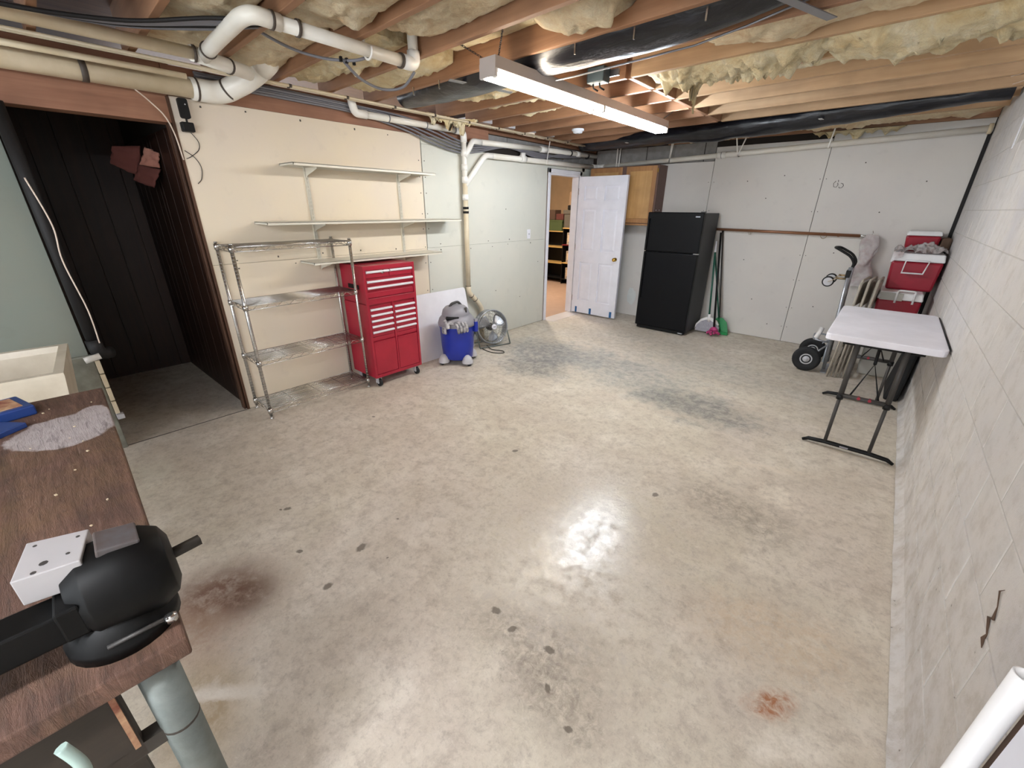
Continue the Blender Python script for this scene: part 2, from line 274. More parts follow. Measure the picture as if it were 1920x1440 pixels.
# ---------------------------------------------------------------- geometry helpers
class MB:
    def __init__(s): s.v = []; s.f = []; s.mi = []; s.cur = 0; s.sm = []
    def add(s, vs, fs, smooth=False):
        o = len(s.v); s.v += [Vector(v) for v in vs]
        for f in fs: s.f.append([i+o for i in f]); s.mi.append(s.cur); s.sm.append(smooth)
        return s
    def box(s, x0, x1, y0, y1, z0, z1):
        v = [(x, y, z) for z in (z0, z1) for y in (y0, y1) for x in (x0, x1)]
        return s.add(v, [(0, 2, 3, 1), (4, 5, 7, 6), (0, 1, 5, 4), (2, 6, 7, 3), (0, 4, 6, 2), (1, 3, 7, 5)])
    def hexa(s, a, b):            # two quads (4 pts each)
        return s.add(list(a)+list(b), [(3, 2, 1, 0), (4, 5, 6, 7), (0, 1, 5, 4), (1, 2, 6, 5), (2, 3, 7, 6), (3, 0, 4, 7)])
    def obox(s, c, ax, ay, az, hx, hy, hz):
        c = Vector(c); ax, ay, az = [Vector(q).normalized() for q in (ax, ay, az)]
        p = lambda i, j, k: c+ax*hx*i+ay*hy*j+az*hz*k
        return s.hexa([p(-1, -1, -1), p(1, -1, -1), p(1, 1, -1), p(-1, 1, -1)], [p(-1, -1, 1), p(1, -1, 1), p(1, 1, 1), p(-1, 1, 1)])
    def bar(s, p0, p1, wd, h, upv=(0, 0, 1)):
        p0, p1 = Vector(p0), Vector(p1); d = p1-p0; u = Vector(upv)
        a = d.cross(u)
        if a.length < 1e-6: a = Vector((1, 0, 0))
        b = a.cross(d)
        return s.obox((p0+p1)/2, d, a, b, d.length/2, wd/2, h/2)
    def tube(s, pts, r, n=10, cap=True, closed=False, flat=None):
        pts = [Vector(p) for p in pts]; N = len(pts)
        rs = r if isinstance(r, (list, tuple)) else [r]*N
        t0 = (pts[1]-pts[0]).normalized(); a = t0.orthogonal().normalized()
        vs = []; prev = None
        for i in range(N):
            if closed: t = (pts[(i+1) % N]-pts[i-1]).normalized()
            else: t = (pts[min(i+1, N-1)]-pts[max(i-1, 0)]).normalized()
            a = (a-t*a.dot(t)).normalized(); b = t.cross(a)
            for k in range(n):
                an = 2*PI*k/n; vs.append(pts[i]+(a*math.cos(an)+b*math.sin(an))*rs[i])
        fs = []
        for i in range(N if closed else N-1):
            j = (i+1) % N
            for k in range(n): fs.append((i*n+k, i*n+(k+1) % n, j*n+(k+1) % n, j*n+k))
        s.add(vs, fs, True)
        if cap and not closed:
            o = len(s.v)-N*n
            for f in ([o+k for k in range(n)][::-1], [o+(N-1)*n+k for k in range(n)]): s.f.append(f); s.mi.append(s.cur); s.sm.append(False)
        return s
    def cyl(s, p0, p1, r, n=16, r1=None): return s.tube([p0, p1], [r, r if r1 is None else r1], n)
    def lathe(s, prof, c=(0, 0, 0), ax=(0, 0, 1), n=24, cap=True, sx=1, sy=1):
        ax = Vector(ax).normalized(); a = ax.orthogonal().normalized() if abs(ax.z) < .99 else Vector((1, 0, 0)); b = ax.cross(a); c = Vector(c)
        vs = [c+ax*h+(a*math.cos(2*PI*k/n)*sx+b*math.sin(2*PI*k/n)*sy)*r for r, h in prof for k in range(n)]
        fs = [(i*n+k, i*n+(k+1) % n, (i+1)*n+(k+1) % n, (i+1)*n+k) for i in range(len(prof)-1) for k in range(n)]
        s.add(vs, fs, True)
        if cap:
            o = len(s.v)-len(prof)*n
            for f in ([o+k for k in range(n)][::-1], [o+(len(prof)-1)*n+k for k in range(n)]): s.f.append(f); s.mi.append(s.cur); s.sm.append(False)
        return s
    def prism(s, poly, z0, z1, fn=None):
        fn = fn or (lambda x, y, z: (x, y, z)); n = len(poly)
        vs = [fn(x, y, z0) for x, y in poly]+[fn(x, y, z1) for x, y in poly]
        return s.add(vs, [tuple(range(n))[::-1], tuple(range(n, 2*n))]+[(i, (i+1) % n, n+(i+1) % n, n+i) for i in range(n)])
    def grid(s, fn, nu, nv, smooth=True):
        vs = [fn(i/nu, j/nv) for j in range(nv+1) for i in range(nu+1)]
        return s.add(vs, [(j*(nu+1)+i, j*(nu+1)+i+1, (j+1)*(nu+1)+i+1, (j+1)*(nu+1)+i) for j in range(nv) for i in range(nu)], smooth)
    def build(s, name, mat, parent=None, bevel=0, solid=0, local=False, org=None, **tags):
        me = bpy.data.meshes.new(name)
        if parent is not None: off = Vector((0, 0, 0)) if local else PW[parent.name]
        else:
            if org is None:
                xs = [v.x for v in s.v]; ys = [v.y for v in s.v]; off = Vector(((min(xs)+max(xs))/2, (min(ys)+max(ys))/2, min(v.z for v in s.v)))
            else: off = Vector(org)
        me.from_pydata([v-off for v in s.v], [], s.f)
        for m in (mat if isinstance(mat, (list, tuple)) else [mat]): me.materials.append(m)
        me.polygons.foreach_set('material_index', s.mi); me.polygons.foreach_set('use_smooth', s.sm); me.update()
        o = bpy.data.objects.new(name, me); C.objects.link(o)
        if parent is not None: o.parent = parent; PW[o.name] = PW[parent.name].copy()
        else: o.location = off; PW[o.name] = off
        if bevel:
            b = o.modifiers.new('bevel', 'BEVEL'); b.width = bevel; b.segments = 2; b.limit_method = 'ANGLE'; b.angle_limit = .6
        if solid:
            b = o.modifiers.new('solid', 'SOLIDIFY'); b.thickness = solid; b.offset = 0
        for k, v in tags.items(): o[k] = v
        return o
PW = {}
def thing(name, label, cat, loc=(0, 0, 0), group=None, rz=0):
    o = bpy.data.objects.new(name, None); C.objects.link(o); o.location = loc; o.rotation_euler.z = rz
    o['label'] = label; o['category'] = cat
    if group: o['group'] = group
    PW[o.name] = Vector(loc); o.empty_display_size = .1
    return o
def box(x0, x1, y0, y1, z0, z1): return MB().box(x0, x1, y0, y1, z0, z1)
def tub(pts, r, n=10, **k): return MB().tube(pts, r, n, **k)
def rrect(w_, h_, r, n=5):
    p = []
    for cx, cy, a0 in ((w_/2-r, h_/2-r, 0), (-w_/2+r, h_/2-r, PI/2), (-w_/2+r, -h_/2+r, PI), (w_/2-r, -h_/2+r, 1.5*PI)):
        for i in range(n+1): a = a0+PI/2*i/n; p.append((cx+r*math.cos(a), cy+r*math.sin(a)))
    return p
def arc(c, r, a0, a1, n, ex, ey):
    c, ex, ey = Vector(c), Vector(ex), Vector(ey)
    return [c+ex*r*math.cos(a0+(a1-a0)*i/n)+ey*r*math.sin(a0+(a1-a0)*i/n) for i in range(n+1)]
def bend(pts, rad=.05, n=5):      # polyline with rounded corners
    pts = [Vector(p) for p in pts]; out = [pts[0]]
    for i in range(1, len(pts)-1):
        a = (pts[i-1]-pts[i]); b = (pts[i+1]-pts[i]); k = min(rad, a.length*.49, b.length*.49)
        p0 = pts[i]+a.normalized()*k; p1 = pts[i]+b.normalized()*k
        for j in range(n+1):
            t = j/n; out.append(p0*(1-t)**2+pts[i]*2*t*(1-t)+p1*t*t)
    out.append(pts[-1]); return out

# ================================================================ THE SETTING
fl = box(-7.5, XR+.02, -3.4, 10.2, -.12, 0).build('floor', m_floor, kind='structure')
# saw joint across the doorway of the closet
box(XL-.006, XL+.004, -.4, .985, -.001, .0015).build('expansion_joint', m_screw, fl)
# right block wall
wr = box(XR+.0035, XR+.25, -3.4, YB, 0, 2.5).build('wall_right', m_mortar, kind='structure')
bl = MB().box(-.005, .02, -.200, .200, .003, .2005)
b0 = None
for k in range(12):
    z = k*.2033
    y = 2.94-.2+(.203 if k % 2 else 0)
    y -= math.ceil((y+.9)/.4064)*.4064
    while y < YB-.02:
        y += .4064
        if y < -.75 or y+.2 > YB+.02: 
            if y > YB: break
            if y < -.75: continue
        if 3.75 < y < 4.72 and k in (10, 11): continue     # the vent window
        if b0 is None:
            b0 = MB(); b0.box(XR, XR+.02, y-.1992, y+.1992, z+.0015, z+.2018); b0 = b0.build('block', m_block, wr, bevel=.004); by, bz = y, z
        else:
            o = b0.copy(); C.objects.link(o); o.location = (random.uniform(0, .0015), y-by, z-bz)
# half blocks to close the corner
MB().box(XR+.001, XR+.02, YB-.2, YB, 0, 2.44).build('corner_block', m_block, wr)
# mortar cove along the wall foot
cv = MB(); N = 60
cv.grid(lambda u, v: (XR+.004-(1-v)*.035-.006*noise.noise((u*40, 0, 3)), -.9+u*(YB+.9), .003+.055*v*v), N, 3)
cv.build('mortar_cove', m_block, wr)
# crack in a block
ck = MB()
cp = [(1.40, .735), (1.42, .715), (1.385, .69), (1.37, .66), (1.395, .645), (1.355, .62), (1.36, .60), (1.34, .585)]
ck.tube([(XR-.002, y, z) for y, z in cp], [.0008, .002, .0012, .004, .004, .002, .005, .001], 6); ck.build('wall_crack', m_dkbrown, wr)
# left wall -------------------------------------------------------------
wl = MB(); wl.box(XL-.10, XL-.012, .985, 5.16, 0, 2.27); wl.box(XL-.10, XL-.012, 5.16, 5.98, 2.08, 2.2); wl.box(XL-.10, XL-.012, 5.98, YB, 0, 2.2)
wl = wl.build('wall_left', m_dark, kind='structure')
for n_, (y0, y1, z0, z1, m) in enumerate(((.978, 3.008, 1.198, 2.275, m_dwA), (.978, 3.008, .004, 1.196, m_dwA), (3.018, 5.155, 1.205, 2.2, m_dwB), (3.014, 5.155, .004, 1.2032, m_dwB),
                        (5.155, 5.60, 2.125, 2.2, m_dwB), (5.604, 6.10, 2.125, 2.2, m_dwB), (6.03, YB, .004, 2.2, m_dwB), (3.018, 3.9, 2.202, 2.275, m_dwB))):
    box(XL-.0125, XL, y0, y1, z0, z1).build('drywall_panel', m, wl, bevel=.0015)
# block courses showing above the drywall at the far corner
for y in (3.95, 4.36, 4.77, 5.17, 5.58, 5.99): box(XL-.10, XL-.03, y, y+.4, 2.205, 2.395).build('block', m_blockU, wl, bevel=.004)
# screw heads on the drywall
sc_ = MB()
rows = [(1.0, 3.0, 2.24), (1.0, 3.0, 1.225), (1.0, 3.0, 1.165), (3.05, 5.1, 1.23), (3.05, 5.1, 1.17)]
for a, b, z in rows:
    y = a+.15
    while y < b:
        sc_.cyl((XL-.001, y, z+random.uniform(-.012, .012)), (XL+.0015, y, z+random.uniform(-.012, .012)), .006, 6); y += random.uniform(.28, .5)
for yy in (2.975, 3.045):
    for z in (.4, .75, 1.05, 1.4, 1.55, 1.75, 1.9, 2.05): sc_.cyl((XL-.001, yy, z), (XL+.0015, yy, z), .006, 6)
for y, z in ((4.1, .6), (4.6, .45), (3.7, 1.9), (4.3, 1.6), (5.0, .9)): sc_.cyl((XL-.001, y, z), (XL+.0015, y, z), .007, 6)
sc_.build('screw_heads', m_screw, wl, kind='stuff')
# rim beam above the wall and header over the closet opening
bm_ = MB().box(XL-.14, XL-.004, -.9, .975, 2.12, JZ).build('trim_1', m_beam, kind='structure', org=(XL, 0, 2.12))
box(XL-.14, XL-.004, .979, 4.0, 2.277, JZ).build('trim_2', m_beam, kind='structure')
box(XL-.14, XL-.01, 4.0, YB, 2.40, JZ).build('trim_3', m_sub, kind='structure')
# back wall ------------------------------------------------------------------
wb = box(XL-.1, XR+.25, YB+.014, YB+.2, 0, 2.62).build('wall_back', m_dark, kind='structure')
for x0, x1, z0, z1 in ((XL, -2.047, .004, 2.2), (-2.043, -.803, .004, 2.36), (-.798, XR-.006, .004, 2.43)):
    box(x0, x1, YB, YB+.0135, z0, z1).build('drywall_panel', m_dwC, wb, bevel=.0015)
for i, x in enumerate((-3.82, -3.41, -3.0, -2.6, -2.19)):
    box(x, x+(.4 if i < 4 else .14), YB+.004, YB+.02, 2.205, 2.43).build('block', m_blockU, wb, bevel=.004)
sc_ = MB()
for x in (-2.08, -2.01, -.83, -.77):
    for z in (.2, .45, .8, 1.1, 1.6, 1.95): sc_.cyl((x, YB+.001, z), (x, YB-.0015, z), .005, 6)
for x, z in ((-1.45, 1.0), (-1.25, .5), (-1.5, .12), (-.3, .9), (-.2, 1.6), (-.45, 2.1), (-1.2, 2.0), (-1.35, 1.75), (.1, 1.9), (-1.6, 1.95), (-.55, .5), (-1.0, .2), (-.5, 1.15)): sc_.cyl((x, YB+.001, z), (x, YB-.0015, z), .007, 6)
sc_.build('screw_heads', m_screw, wb, kind='stuff')
box(-2.7, XR, YB-.006, YB+.014, 2.432, 2.69).build('trim_8', m_joist, kind='structure')
# spackled patch between door and fridge
pp = [(-2.985+.075*math.cos(a)*(1+.25*noise.noise((math.cos(a)*2, math.sin(a)*2, 5))), .31+.13*math.sin(a)*(1+.35*noise.noise((math.cos(a)*3, math.sin(a)*3, 1)))) for a in [2*PI*i/28 for i in range(28)]]
MB().prism(pp, 0, .0015, lambda x, z, t: (x, YB-t, z)).build('spackle_patch', m_patch, wb)
# pencil scribble
sq = [(-.672, 1.925), (-.69, 1.90), (-.68, 1.865), (-.655, 1.86), (-.645, 1.885), (-.652, 1.905)]
sb = MB().tube([(x, YB-.001, z) for x, z in sq], .0028, 5); sb.tube([(x, YB-.001, z) for x, z in ((-.62, 1.90), (-.60, 1.895), (-.592, 1.875), (-.602, 1.855), (-.625, 1.852), (-.632, 1.865))], .0028, 5)
sb.tube([(-.652, YB-.001, 1.935), (-.648, YB-.001, 1.915)], .003, 5); sb.build('pencil_scribble', m_screw, wb)
MB().box(XR-.03, XR, YB-.012, YB, 0, 2.3).build('corner_gap_strip', m_cabD, wb)
# left green grey wall beyond the closet opening, with its low plinth
wg = box(XL-.1, XL, -2.2, .15, 0, 2.12).build('wall_front_left', m_green, kind='structure')
box(XL, XL+.03, -1.2, .165, 0, .70).build('trim_4', m_plink, kind='structure', bevel=.006)
# closet behind the opening -------------------------------------------------------
cl = MB().box(-5.7, -5.6, -.9, 1.1, 0, 2.4).build('wall_closet_back', m_stain, kind='structure')
clr = box(-5.6, XL-.14, .992, 1.06, 0, 2.4).build('wall_closet_right', m_dark, kind='structure')
x = -5.58; i = 0
while x < XL-.02:
    ww = random.choice((.09, .14, .19, .24)); x1 = min(x+ww, XL-.002)
    box(x+.002, x1-.002, .982, .994, .0, 2.119).build('plank', m_stain, clr, bevel=.002); x = x1
y = -.9
while y < .97:
    box(-5.602, -5.588, y+.003, y+.177, 0, 2.4).build('plank', m_stain, cl, bevel=.002); y += .18
box(-5.7, XL-.1, -1.0, -.9, 0, 2.4).build('wall_closet_left', m_stain, kind='structure')
box(-5.7, XL-.14, -.9, 1.06, 2.4, 2.5).build('ceiling_closet', m_sub, kind='structure')
for k, (yy, xx) in enumerate(((.962, 0), (.944, -.03))): box(XL-.085+xx*0, XL-.004-.02*k, yy, yy+.016, 0, 2.119).build('trim_%d' % (5+k), m_stud, kind='structure', bevel=.003)
box(XL-.02, XL+.004, .962, .979, 0, 2.27).build('trim_7', m_stud, kind='structure')
# ceiling: subfloor, joists --------------------------------------------------------
ce = box(-5.9, XR+.25, -3.4, YB+.2, 2.69, 2.72).build('ceiling', m_sub, kind='structure')
def jy(k): return 1.545+.407*k
SL = -.045
def joist(k, x0, x1, m, z0=JZ):
    ya, yb = jy(k)+SL*(x0+1.7), jy(k)+SL*(x1+1.7); t = .038
    b = MB().hexa([(x0, ya-t/2, z0), (x1, yb-t/2, z0), (x1, yb+t/2, z0), (x0, ya+t/2, z0)], [(x0, ya-t/2, 2.69), (x1, yb-t/2, 2.69), (x1, yb+t/2, 2.69), (x0, ya+t/2, 2.69)])
    return b.build('joist', m, ce, bevel=.003)
for k in range(-11, 12):
    if k >= 4: joist(k, XL-.02, -1.70, m_joist); joist(k, -1.66, XR+.05, m_joistR)
    else: joist(k, XL-.02, XR+.05, m_joist)
for k in range(4, 9):
    y0, y1 = jy(k)+.02, jy(k+1)-.02
    box(-1.70, -1.66, y0-.0, y1, JZ+.002, 2.688).build('blocking', m_joist, ce, bevel=.003)
# cross bridging struts between the near joists
for k, x in ((-1, -1.35), (0, -1.5), (1, -1.32), (-2, -1.4)):
    MB().bar((x, jy(k)+.03, 2.475), (x-.02, jy(k+1)-.03, 2.66), .03, .02).build('bridging', m_sub, ce)

# ---------------------------------------------------------------- insulation
def batt(x0, x1, k, sag=.06, seed=0, mat=m_ins, z=2.50, lump=.07, ragged=.05, wy=.36, dy=0, fr=7):
    """fibreglass batt filling the bay between joist k and k+1"""
    nu = max(8, int((x1-x0)/.018)); nv = 24
    def P(u, v, top):
        e = (1-abs(2*u-1)**6)
        xx = x0+(x1-x0)*u + ragged*noise.noise((v*4, seed, 7+9*u))*(abs(2*u-1)**3)*2
        yc = jy(k)+.2035+SL*(xx+1.7)+dy
        yy = yc+(v-.5)*wy
        pr = (1-abs(2*v-1)**2.5)
        n1 = noise.fractal((xx*fr, yy*fr, seed*3.1), 1.0, 2.0, 4); n2 = noise.noise((xx*2.2, seed*5.3, yy*2.5))
        zz = z+.055-.72*(sag*(pr**.6)*(.65+.7*n2)+lump*(.5*abs(n1)+.25*n1)*(pr**.4))*e**.5
        if top: zz = min(2.685, z+.12)
        return (xx, yy, zz)
    m = MB(); m.grid(lambda u, v: P(u, v, 0), nu, nv); m.grid(lambda u, v: P(v, u, 1), 2, 2)
    for vv in (0, 1): m.grid(lambda u, v, vv=vv: (P(u, vv, 0)[0], P(u, vv, 0)[1], P(u, vv, 0)[2]*(1-v)+2.68*v), nu, 1)
    for uu in (0, 1): m.grid(lambda u, v, uu=uu: (P(uu, u, 0)[0]+.012*noise.noise((u*20, v*9, seed)), P(uu, u, 0)[1], P(uu, u, 0)[2]*(1-v)+2.68*v), nv, 2)
    return m
G1 = 'insulation batts between the ceiling joists'
BT = [  # x0,x1,k,sag,lump,mat,z,label
 (-3.78, -2.55, -2, .10, .10, m_insP, 2.475, 'dingy insulation above the tangled pipes in the top left corner'),
 (-2.5, -1.0, -2, .11, .12, m_insP, 2.475, 'pale fluffy insulation at the top edge left of centre'),
 (-3.78, -2.75, -1, .10, .10, m_insP, 2.475, 'tan insulation behind the large curved drain pipe bend'),
 (-2.7, -1.55, -1, .13, .12, m_insP, 2.475, 'big cream insulation bulge above the long branch pipe'),
 (-1.45, -.2, -1, .12, .12, m_insP, 2.475, 'cream insulation along the top edge before the near cross strut'),
 (-3.78, -2.55, 0, .10, .11, m_ins, 2.475, 'yellow insulation sagging under the end of the branch pipe'),
 (-2.35, -1.62, 0, .11, .10, m_insP, 2.475, 'cream insulation pillow right of the short upturned pipe'),
 (-1.5, -.55, 0, .14, .10, m_insP, 2.49, 'smooth tan insulation pad by the hanging chain top'),
 (-3.6, -2.6, 1, .10, .09, m_ins, 2.475, 'yellow insulation left of the light, ahead of the black duct'),
 (-2.55, -1.75, 1, .04, .04, m_ins, 2.53, 'thin golden insulation glowing above the near end of the light'),
 (-1.7, -1.25, 1, .12, .12, m_insP, 2.48, 'torn insulation flap hanging beside the big duct, left of its middle'),
 (-1.2, -.3, 1, .11, .13, m_insP, 2.49, 'pale insulation lobes along the top edge before the big duct'),
 (-3.45, -2.55, 3, .10, .08, m_ins, 2.50, 'cream insulation strip just beyond the left end of the black duct'),
 (-3.4, -2.4, 4, .09, .08, m_ins, 2.50, 'shaggy cream insulation left of the light, one bay past the duct'),
 (-3.3, -2.35, 5, .09, .08, m_ins, 2.50, 'shaggy cream insulation left of the light, two bays past the duct'),
 (-2.9, -2.0, 6, .05, .05, m_ins, 2.52, 'thin pale insulation strip above the smoke detector'),
 (-1.1, .42, 3, .10, .08, m_insP, 2.46, 'dusty pinkish insulation roll right of the big black duct'),
 (-1.62, -.55, 4, .12, .24, m_ins, 2.44, 'bright crumpled yellow insulation right of the light'),
 (-.55, .43, 4, .16, .14, m_ins, 2.40, 'large drooping yellow insulation sheet near the right wall'),
 (-1.2, .3, 5, .06, .05, m_ins, 2.485, 'low white-lit insulation tuft strip behind the crumpled batt'),
 (-.7, .43, 6, .04, .04, m_ins, 2.50, 'thin insulation behind the pale joists near the right wall'),
 (-2.6, .4, 11, .06, .10, m_insP, 2.42, 'frayed insulation band above the top of the back wall'),
]
for i, (x0, x1, k, sag, lump, m, z, lab) in enumerate(BT):
    batt(x0, x1, k, sag, i+1, m, z, lump, fr=7 if m is m_insP else 11).build('insulation_batt', m, label=lab, category='insulation', group=G1)
# torn flaps hanging below the joists
def flap(pts, seed, lab, w_=.1, th=.02):
    m = MB(); n = len(pts)
    def P(u, v, o):
        f = u*(n-1); i = min(int(f), n-2); t = f-i; a, b = Vector(pts[i]), Vector(pts[i+1]); p = a.lerp(b, t)
        p = p+Vector((0, 0, -1))*v*w_*(.15+2.0*abs(noise.noise((u*7, seed, 0)))+.9*abs(noise.noise((u*19, seed, 4))))*min(1, 8*u+.1, 8*(1-u)+.1)
        nn = noise.fractal((u*14, v*6, seed), 1, 2, 3)
        return p+Vector((0, o*th/2+.03*nn, .01*nn))
    for o in (-1, 1): m.grid(lambda u, v: P(u, v, o), 36, 8)
    m.grid(lambda u, v: P(u, 1, 2*v-1), 36, 1)
    return m.build('insulation_flap', m_ins, label=lab, category='insulation')
flap([(-.46, 3.17, 2.47), (-.2, 3.2, 2.46), (.05, 3.22, 2.46), (.3, 3.25, 2.47)], 3, 'ragged golden insulation flap hanging over the pale joists at right', .10)
flap([(-1.36, 3.42, 2.46), (-1.28, 3.43, 2.46)], 9, 'small white insulation scrap dangling right of the light', .15, .03)
flap([(-3.72, 3.05, 2.46), (-3.66, 3.35, 2.44), (-3.62, 3.6, 2.46)], 5, 'loose insulation tuft hanging over the left wall pipe elbow', .10, .04)
flap([(-1.0, 6.35, 2.42), (-.6, 6.36, 2.42), (-.2, 6.36, 2.42)], 15, 'limp yellow insulation hanging over the back wall above the white pipe', .09, .02)
# stringy cobweb fibres in the top right corner
cw = MB()
for i in range(34):
    p = Vector((random.uniform(.33, .43), random.uniform(2.5, 4.3), random.uniform(2.40, 2.47))); pts = [p.copy()]
    d = Vector((random.uniform(-.3, .1), random.uniform(-.6, .6), -1)).normalized()
    for j in range(7):
        d = (d+Vector((random.uniform(-.5, .4), random.uniform(-.8, .8), random.uniform(-.35, .35)))).normalized(); p = p+d*random.uniform(.015, .04)
        p.x = min(p.x, .437); pts.append(p.copy())
    cw.tube(pts, .0022, 4)
cw.build('cobweb_strands', m_cob, kind='stuff', label='stringy cobweb fibres hanging in the top right ceiling corner', category='cobweb')

# ---------------------------------------------------------------- black ducts
def duct(path, rads, flatz=1.0, n=22, seed=0, wr_=.012):
    m = MB(); N = len(path)
    import bisect
    def P(u, v):
        f = u*(N-1); i = min(int(f), N-2); t = f-i; p = Vector(path[i]).lerp(Vector(path[i+1]), t); r = rads[i]*(1-t)+rads[i+1]*t
        a = 2*PI*v; w1 = wr_*noise.noise((p.x*5, math.cos(a)*1.5, math.sin(a)*1.5+seed))
        return p+Vector((0, math.cos(a)*(r+w1), math.sin(a)*(r+w1)*flatz))
    m.grid(P, 90, n); 
    for u in (0, 1):
        c = [P(u, k/n) for k in range(n)]; m.add(c, [tuple(range(n))])
    return m
dt = thing('flexible_duct', 'big black plastic wrapped duct crossing the ceiling beside the light', 'duct', (-1.6, 2.55, 2.4))
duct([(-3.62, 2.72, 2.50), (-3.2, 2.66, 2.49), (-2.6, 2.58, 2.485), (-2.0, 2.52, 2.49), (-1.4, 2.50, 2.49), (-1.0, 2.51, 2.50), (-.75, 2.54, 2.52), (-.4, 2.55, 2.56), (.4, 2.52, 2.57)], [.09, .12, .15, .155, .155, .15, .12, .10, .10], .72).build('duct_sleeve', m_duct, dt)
tub([(-2.06, 2.40, 2.375), (-2.12, 2.44, 2.368), (-2.14, 2.52, 2.365), (-2.06, 2.62, 2.373), (-1.8, 2.66, 2.382), (-1.4, 2.655, 2.392), (-1.05, 2.655, 2.402), (-.8, 2.64, 2.43), (-.55, 2.62, 2.47)], .005, 8).build('film_seam', m_tape, dt)
for x in (-3.05, -2.75, -1.6, -1.25, -.9): box(x-.004, x+.004, 2.365, 2.375, 2.40, 2.452).build('staple', m_chrome, dt)
MB().bar((-.62, 2.42, 2.435), (-.48, 2.80, 2.43), .045, .004).build('tape_strip', m_tape, dt)
MB().bar((-2.62, 2.35, 2.43), (-2.42, 2.78, 2.40), .05, .004).build('tape_strip', m_tape, dt)
d2 = thing('flexible_duct', 'thin glossy black duct sagging along the top of the back wall', 'duct', (-1.5, 5.6, 2.35))
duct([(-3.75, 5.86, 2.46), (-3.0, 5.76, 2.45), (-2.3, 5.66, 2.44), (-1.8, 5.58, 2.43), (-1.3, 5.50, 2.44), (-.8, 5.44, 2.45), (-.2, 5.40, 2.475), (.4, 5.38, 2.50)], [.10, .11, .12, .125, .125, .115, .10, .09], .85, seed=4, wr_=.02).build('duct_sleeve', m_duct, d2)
for x, y in ((-.78, 5.44), (-2.9, 5.75)): MB().bar((x-.03, y-.14, 2.40), (x+.03, y+.16, 2.39), .03, .004).build('strap', m_strap, d2)
# junction box, smoke detector
jb = thing('junction_box', 'small blue grey electrical junction box between joists above the light', 'electrical box', (-1.82, 3.02, 2.40))
box(-1.89, -1.76, 2.96, 3.05, 2.41, 2.50).build('box_body', m_jbox, jb, bevel=.006)
for dx in (0, .05): tub([(-1.86+dx, 3.0, 2.41), (-1.855+dx, 3.0, 2.385), (-1.83+dx, 3.02, 2.37)], .006, 6).build('wire_stub', m_cabD, jb)
box(-1.95, -1.70, 3.052, 3.07, 2.45, 2.49).build('mounting_bar', m_tape, jb)
sm_ = thing('smoke_detector', 'round white smoke detector on a joist left of the light', 'smoke detector', (-3.05, 4.66, 2.40))
MB().lathe([(.03, -.045), (.05, -.04), (.056, -.022), (.07, -.018), (.07, 0)], (-3.05, 4.66, JZ-.001), n=28).build('detector_body', m_glassW, sm_)
MB().lathe([(.014, -.048), (.015, -.044)], (-3.05, 4.66, JZ-.001), n=16).build('test_button', m_grey, sm_)

# ---------------------------------------------------------------- fluorescent fixture
LX, LY0, LY1, LZ = -1.985, 2.07, 4.51, 2.395
lf = thing('fluorescent_light', 'long lit fluorescent strip fixture hanging under the joists', 'light fixture', (LX, (LY0+LY1)/2, 2.29))
ch = MB(); ch.box(LX-.062, LX+.062, LY0, LY1, LZ-.062, LZ); ch.build('housing', m_fixt, lf, bevel=.003)
rf = MB(); rf.prism([(-.05, 0), (-.014, -.022), (.014, -.022), (.05, 0)], LY0+.01, LY1-.01, lambda a, b, y: (LX+a, y, LZ-.062+b)); rf.build('reflector', m_refl, lf)
mid = (LY0+LY1)/2
def tubemat(n, c, s):
    t = NT(n); t.b.inputs['Emission Color'].default_value = c; t.b.inputs['Emission Strength'].default_value = s; t.b.inputs['Base Color'].default_value = (.9, .9, .9, 1); return t.m
mt1 = tubemat('tube_warm', (1, .87, .70, 1), TUBE_NEAR); mt2 = tubemat('tube_cool', (.82, .91, 1, 1), TUBE_FAR)
for (a, b, m) in ((LY0+.03, mid-.012, mt1), (mid+.012, LY1-.03, mt2)):
    for sx in (-.049, .049):
        MB().cyl((LX+sx, a, LZ-.086), (LX+sx, b, LZ-.086), .0125, 14).build('fluorescent_tube', m, lf)
for y in (LY0+.012, mid-.006, mid+.006, LY1-.012):
    for sx in (-.049, .049): box(LX+sx-.013, LX+sx+.013, y-.008, y+.008, LZ-.100, LZ-.055).build('lamp_holder', m_wplas, lf)
for y in (LY0+.001, LY1-.001): box(LX-.062, LX+.062, y-.002, y+.002, LZ-.098, LZ-.03).build('end_plate', m_fixt, lf)
def chain(p0, p1):
    m = MB(); p0, p1 = Vector(p0), Vector(p1); L = (p1-p0).length; n = max(3, int(L/.016)); d = (p1-p0).normalized(); a = d.orthogonal().normalized(); b = d.cross(a)
    for i in range(n):
        c = p0.lerp(p1, (i+.5)/n); e = a if i % 2 else b
        m.tube([c+d*math.cos(t)*.011+e*math.sin(t)*.005 for t in [2*PI*k/8 for k in range(8)]], .0016, 4, closed=True)
    return m
chain((LX+.05, LY0+.04, LZ), (-1.76, 1.955, JZ+.01)).build('chain', m_cabD, lf)
chain((LX-.05, LY0+.04, LZ), (-2.16, 1.99, JZ+.03)).build('chain', m_cabD, lf)
chain((LX+.05, LY1-.12, LZ), (-1.85, 4.41, JZ)).build('chain', m_cabD, lf)

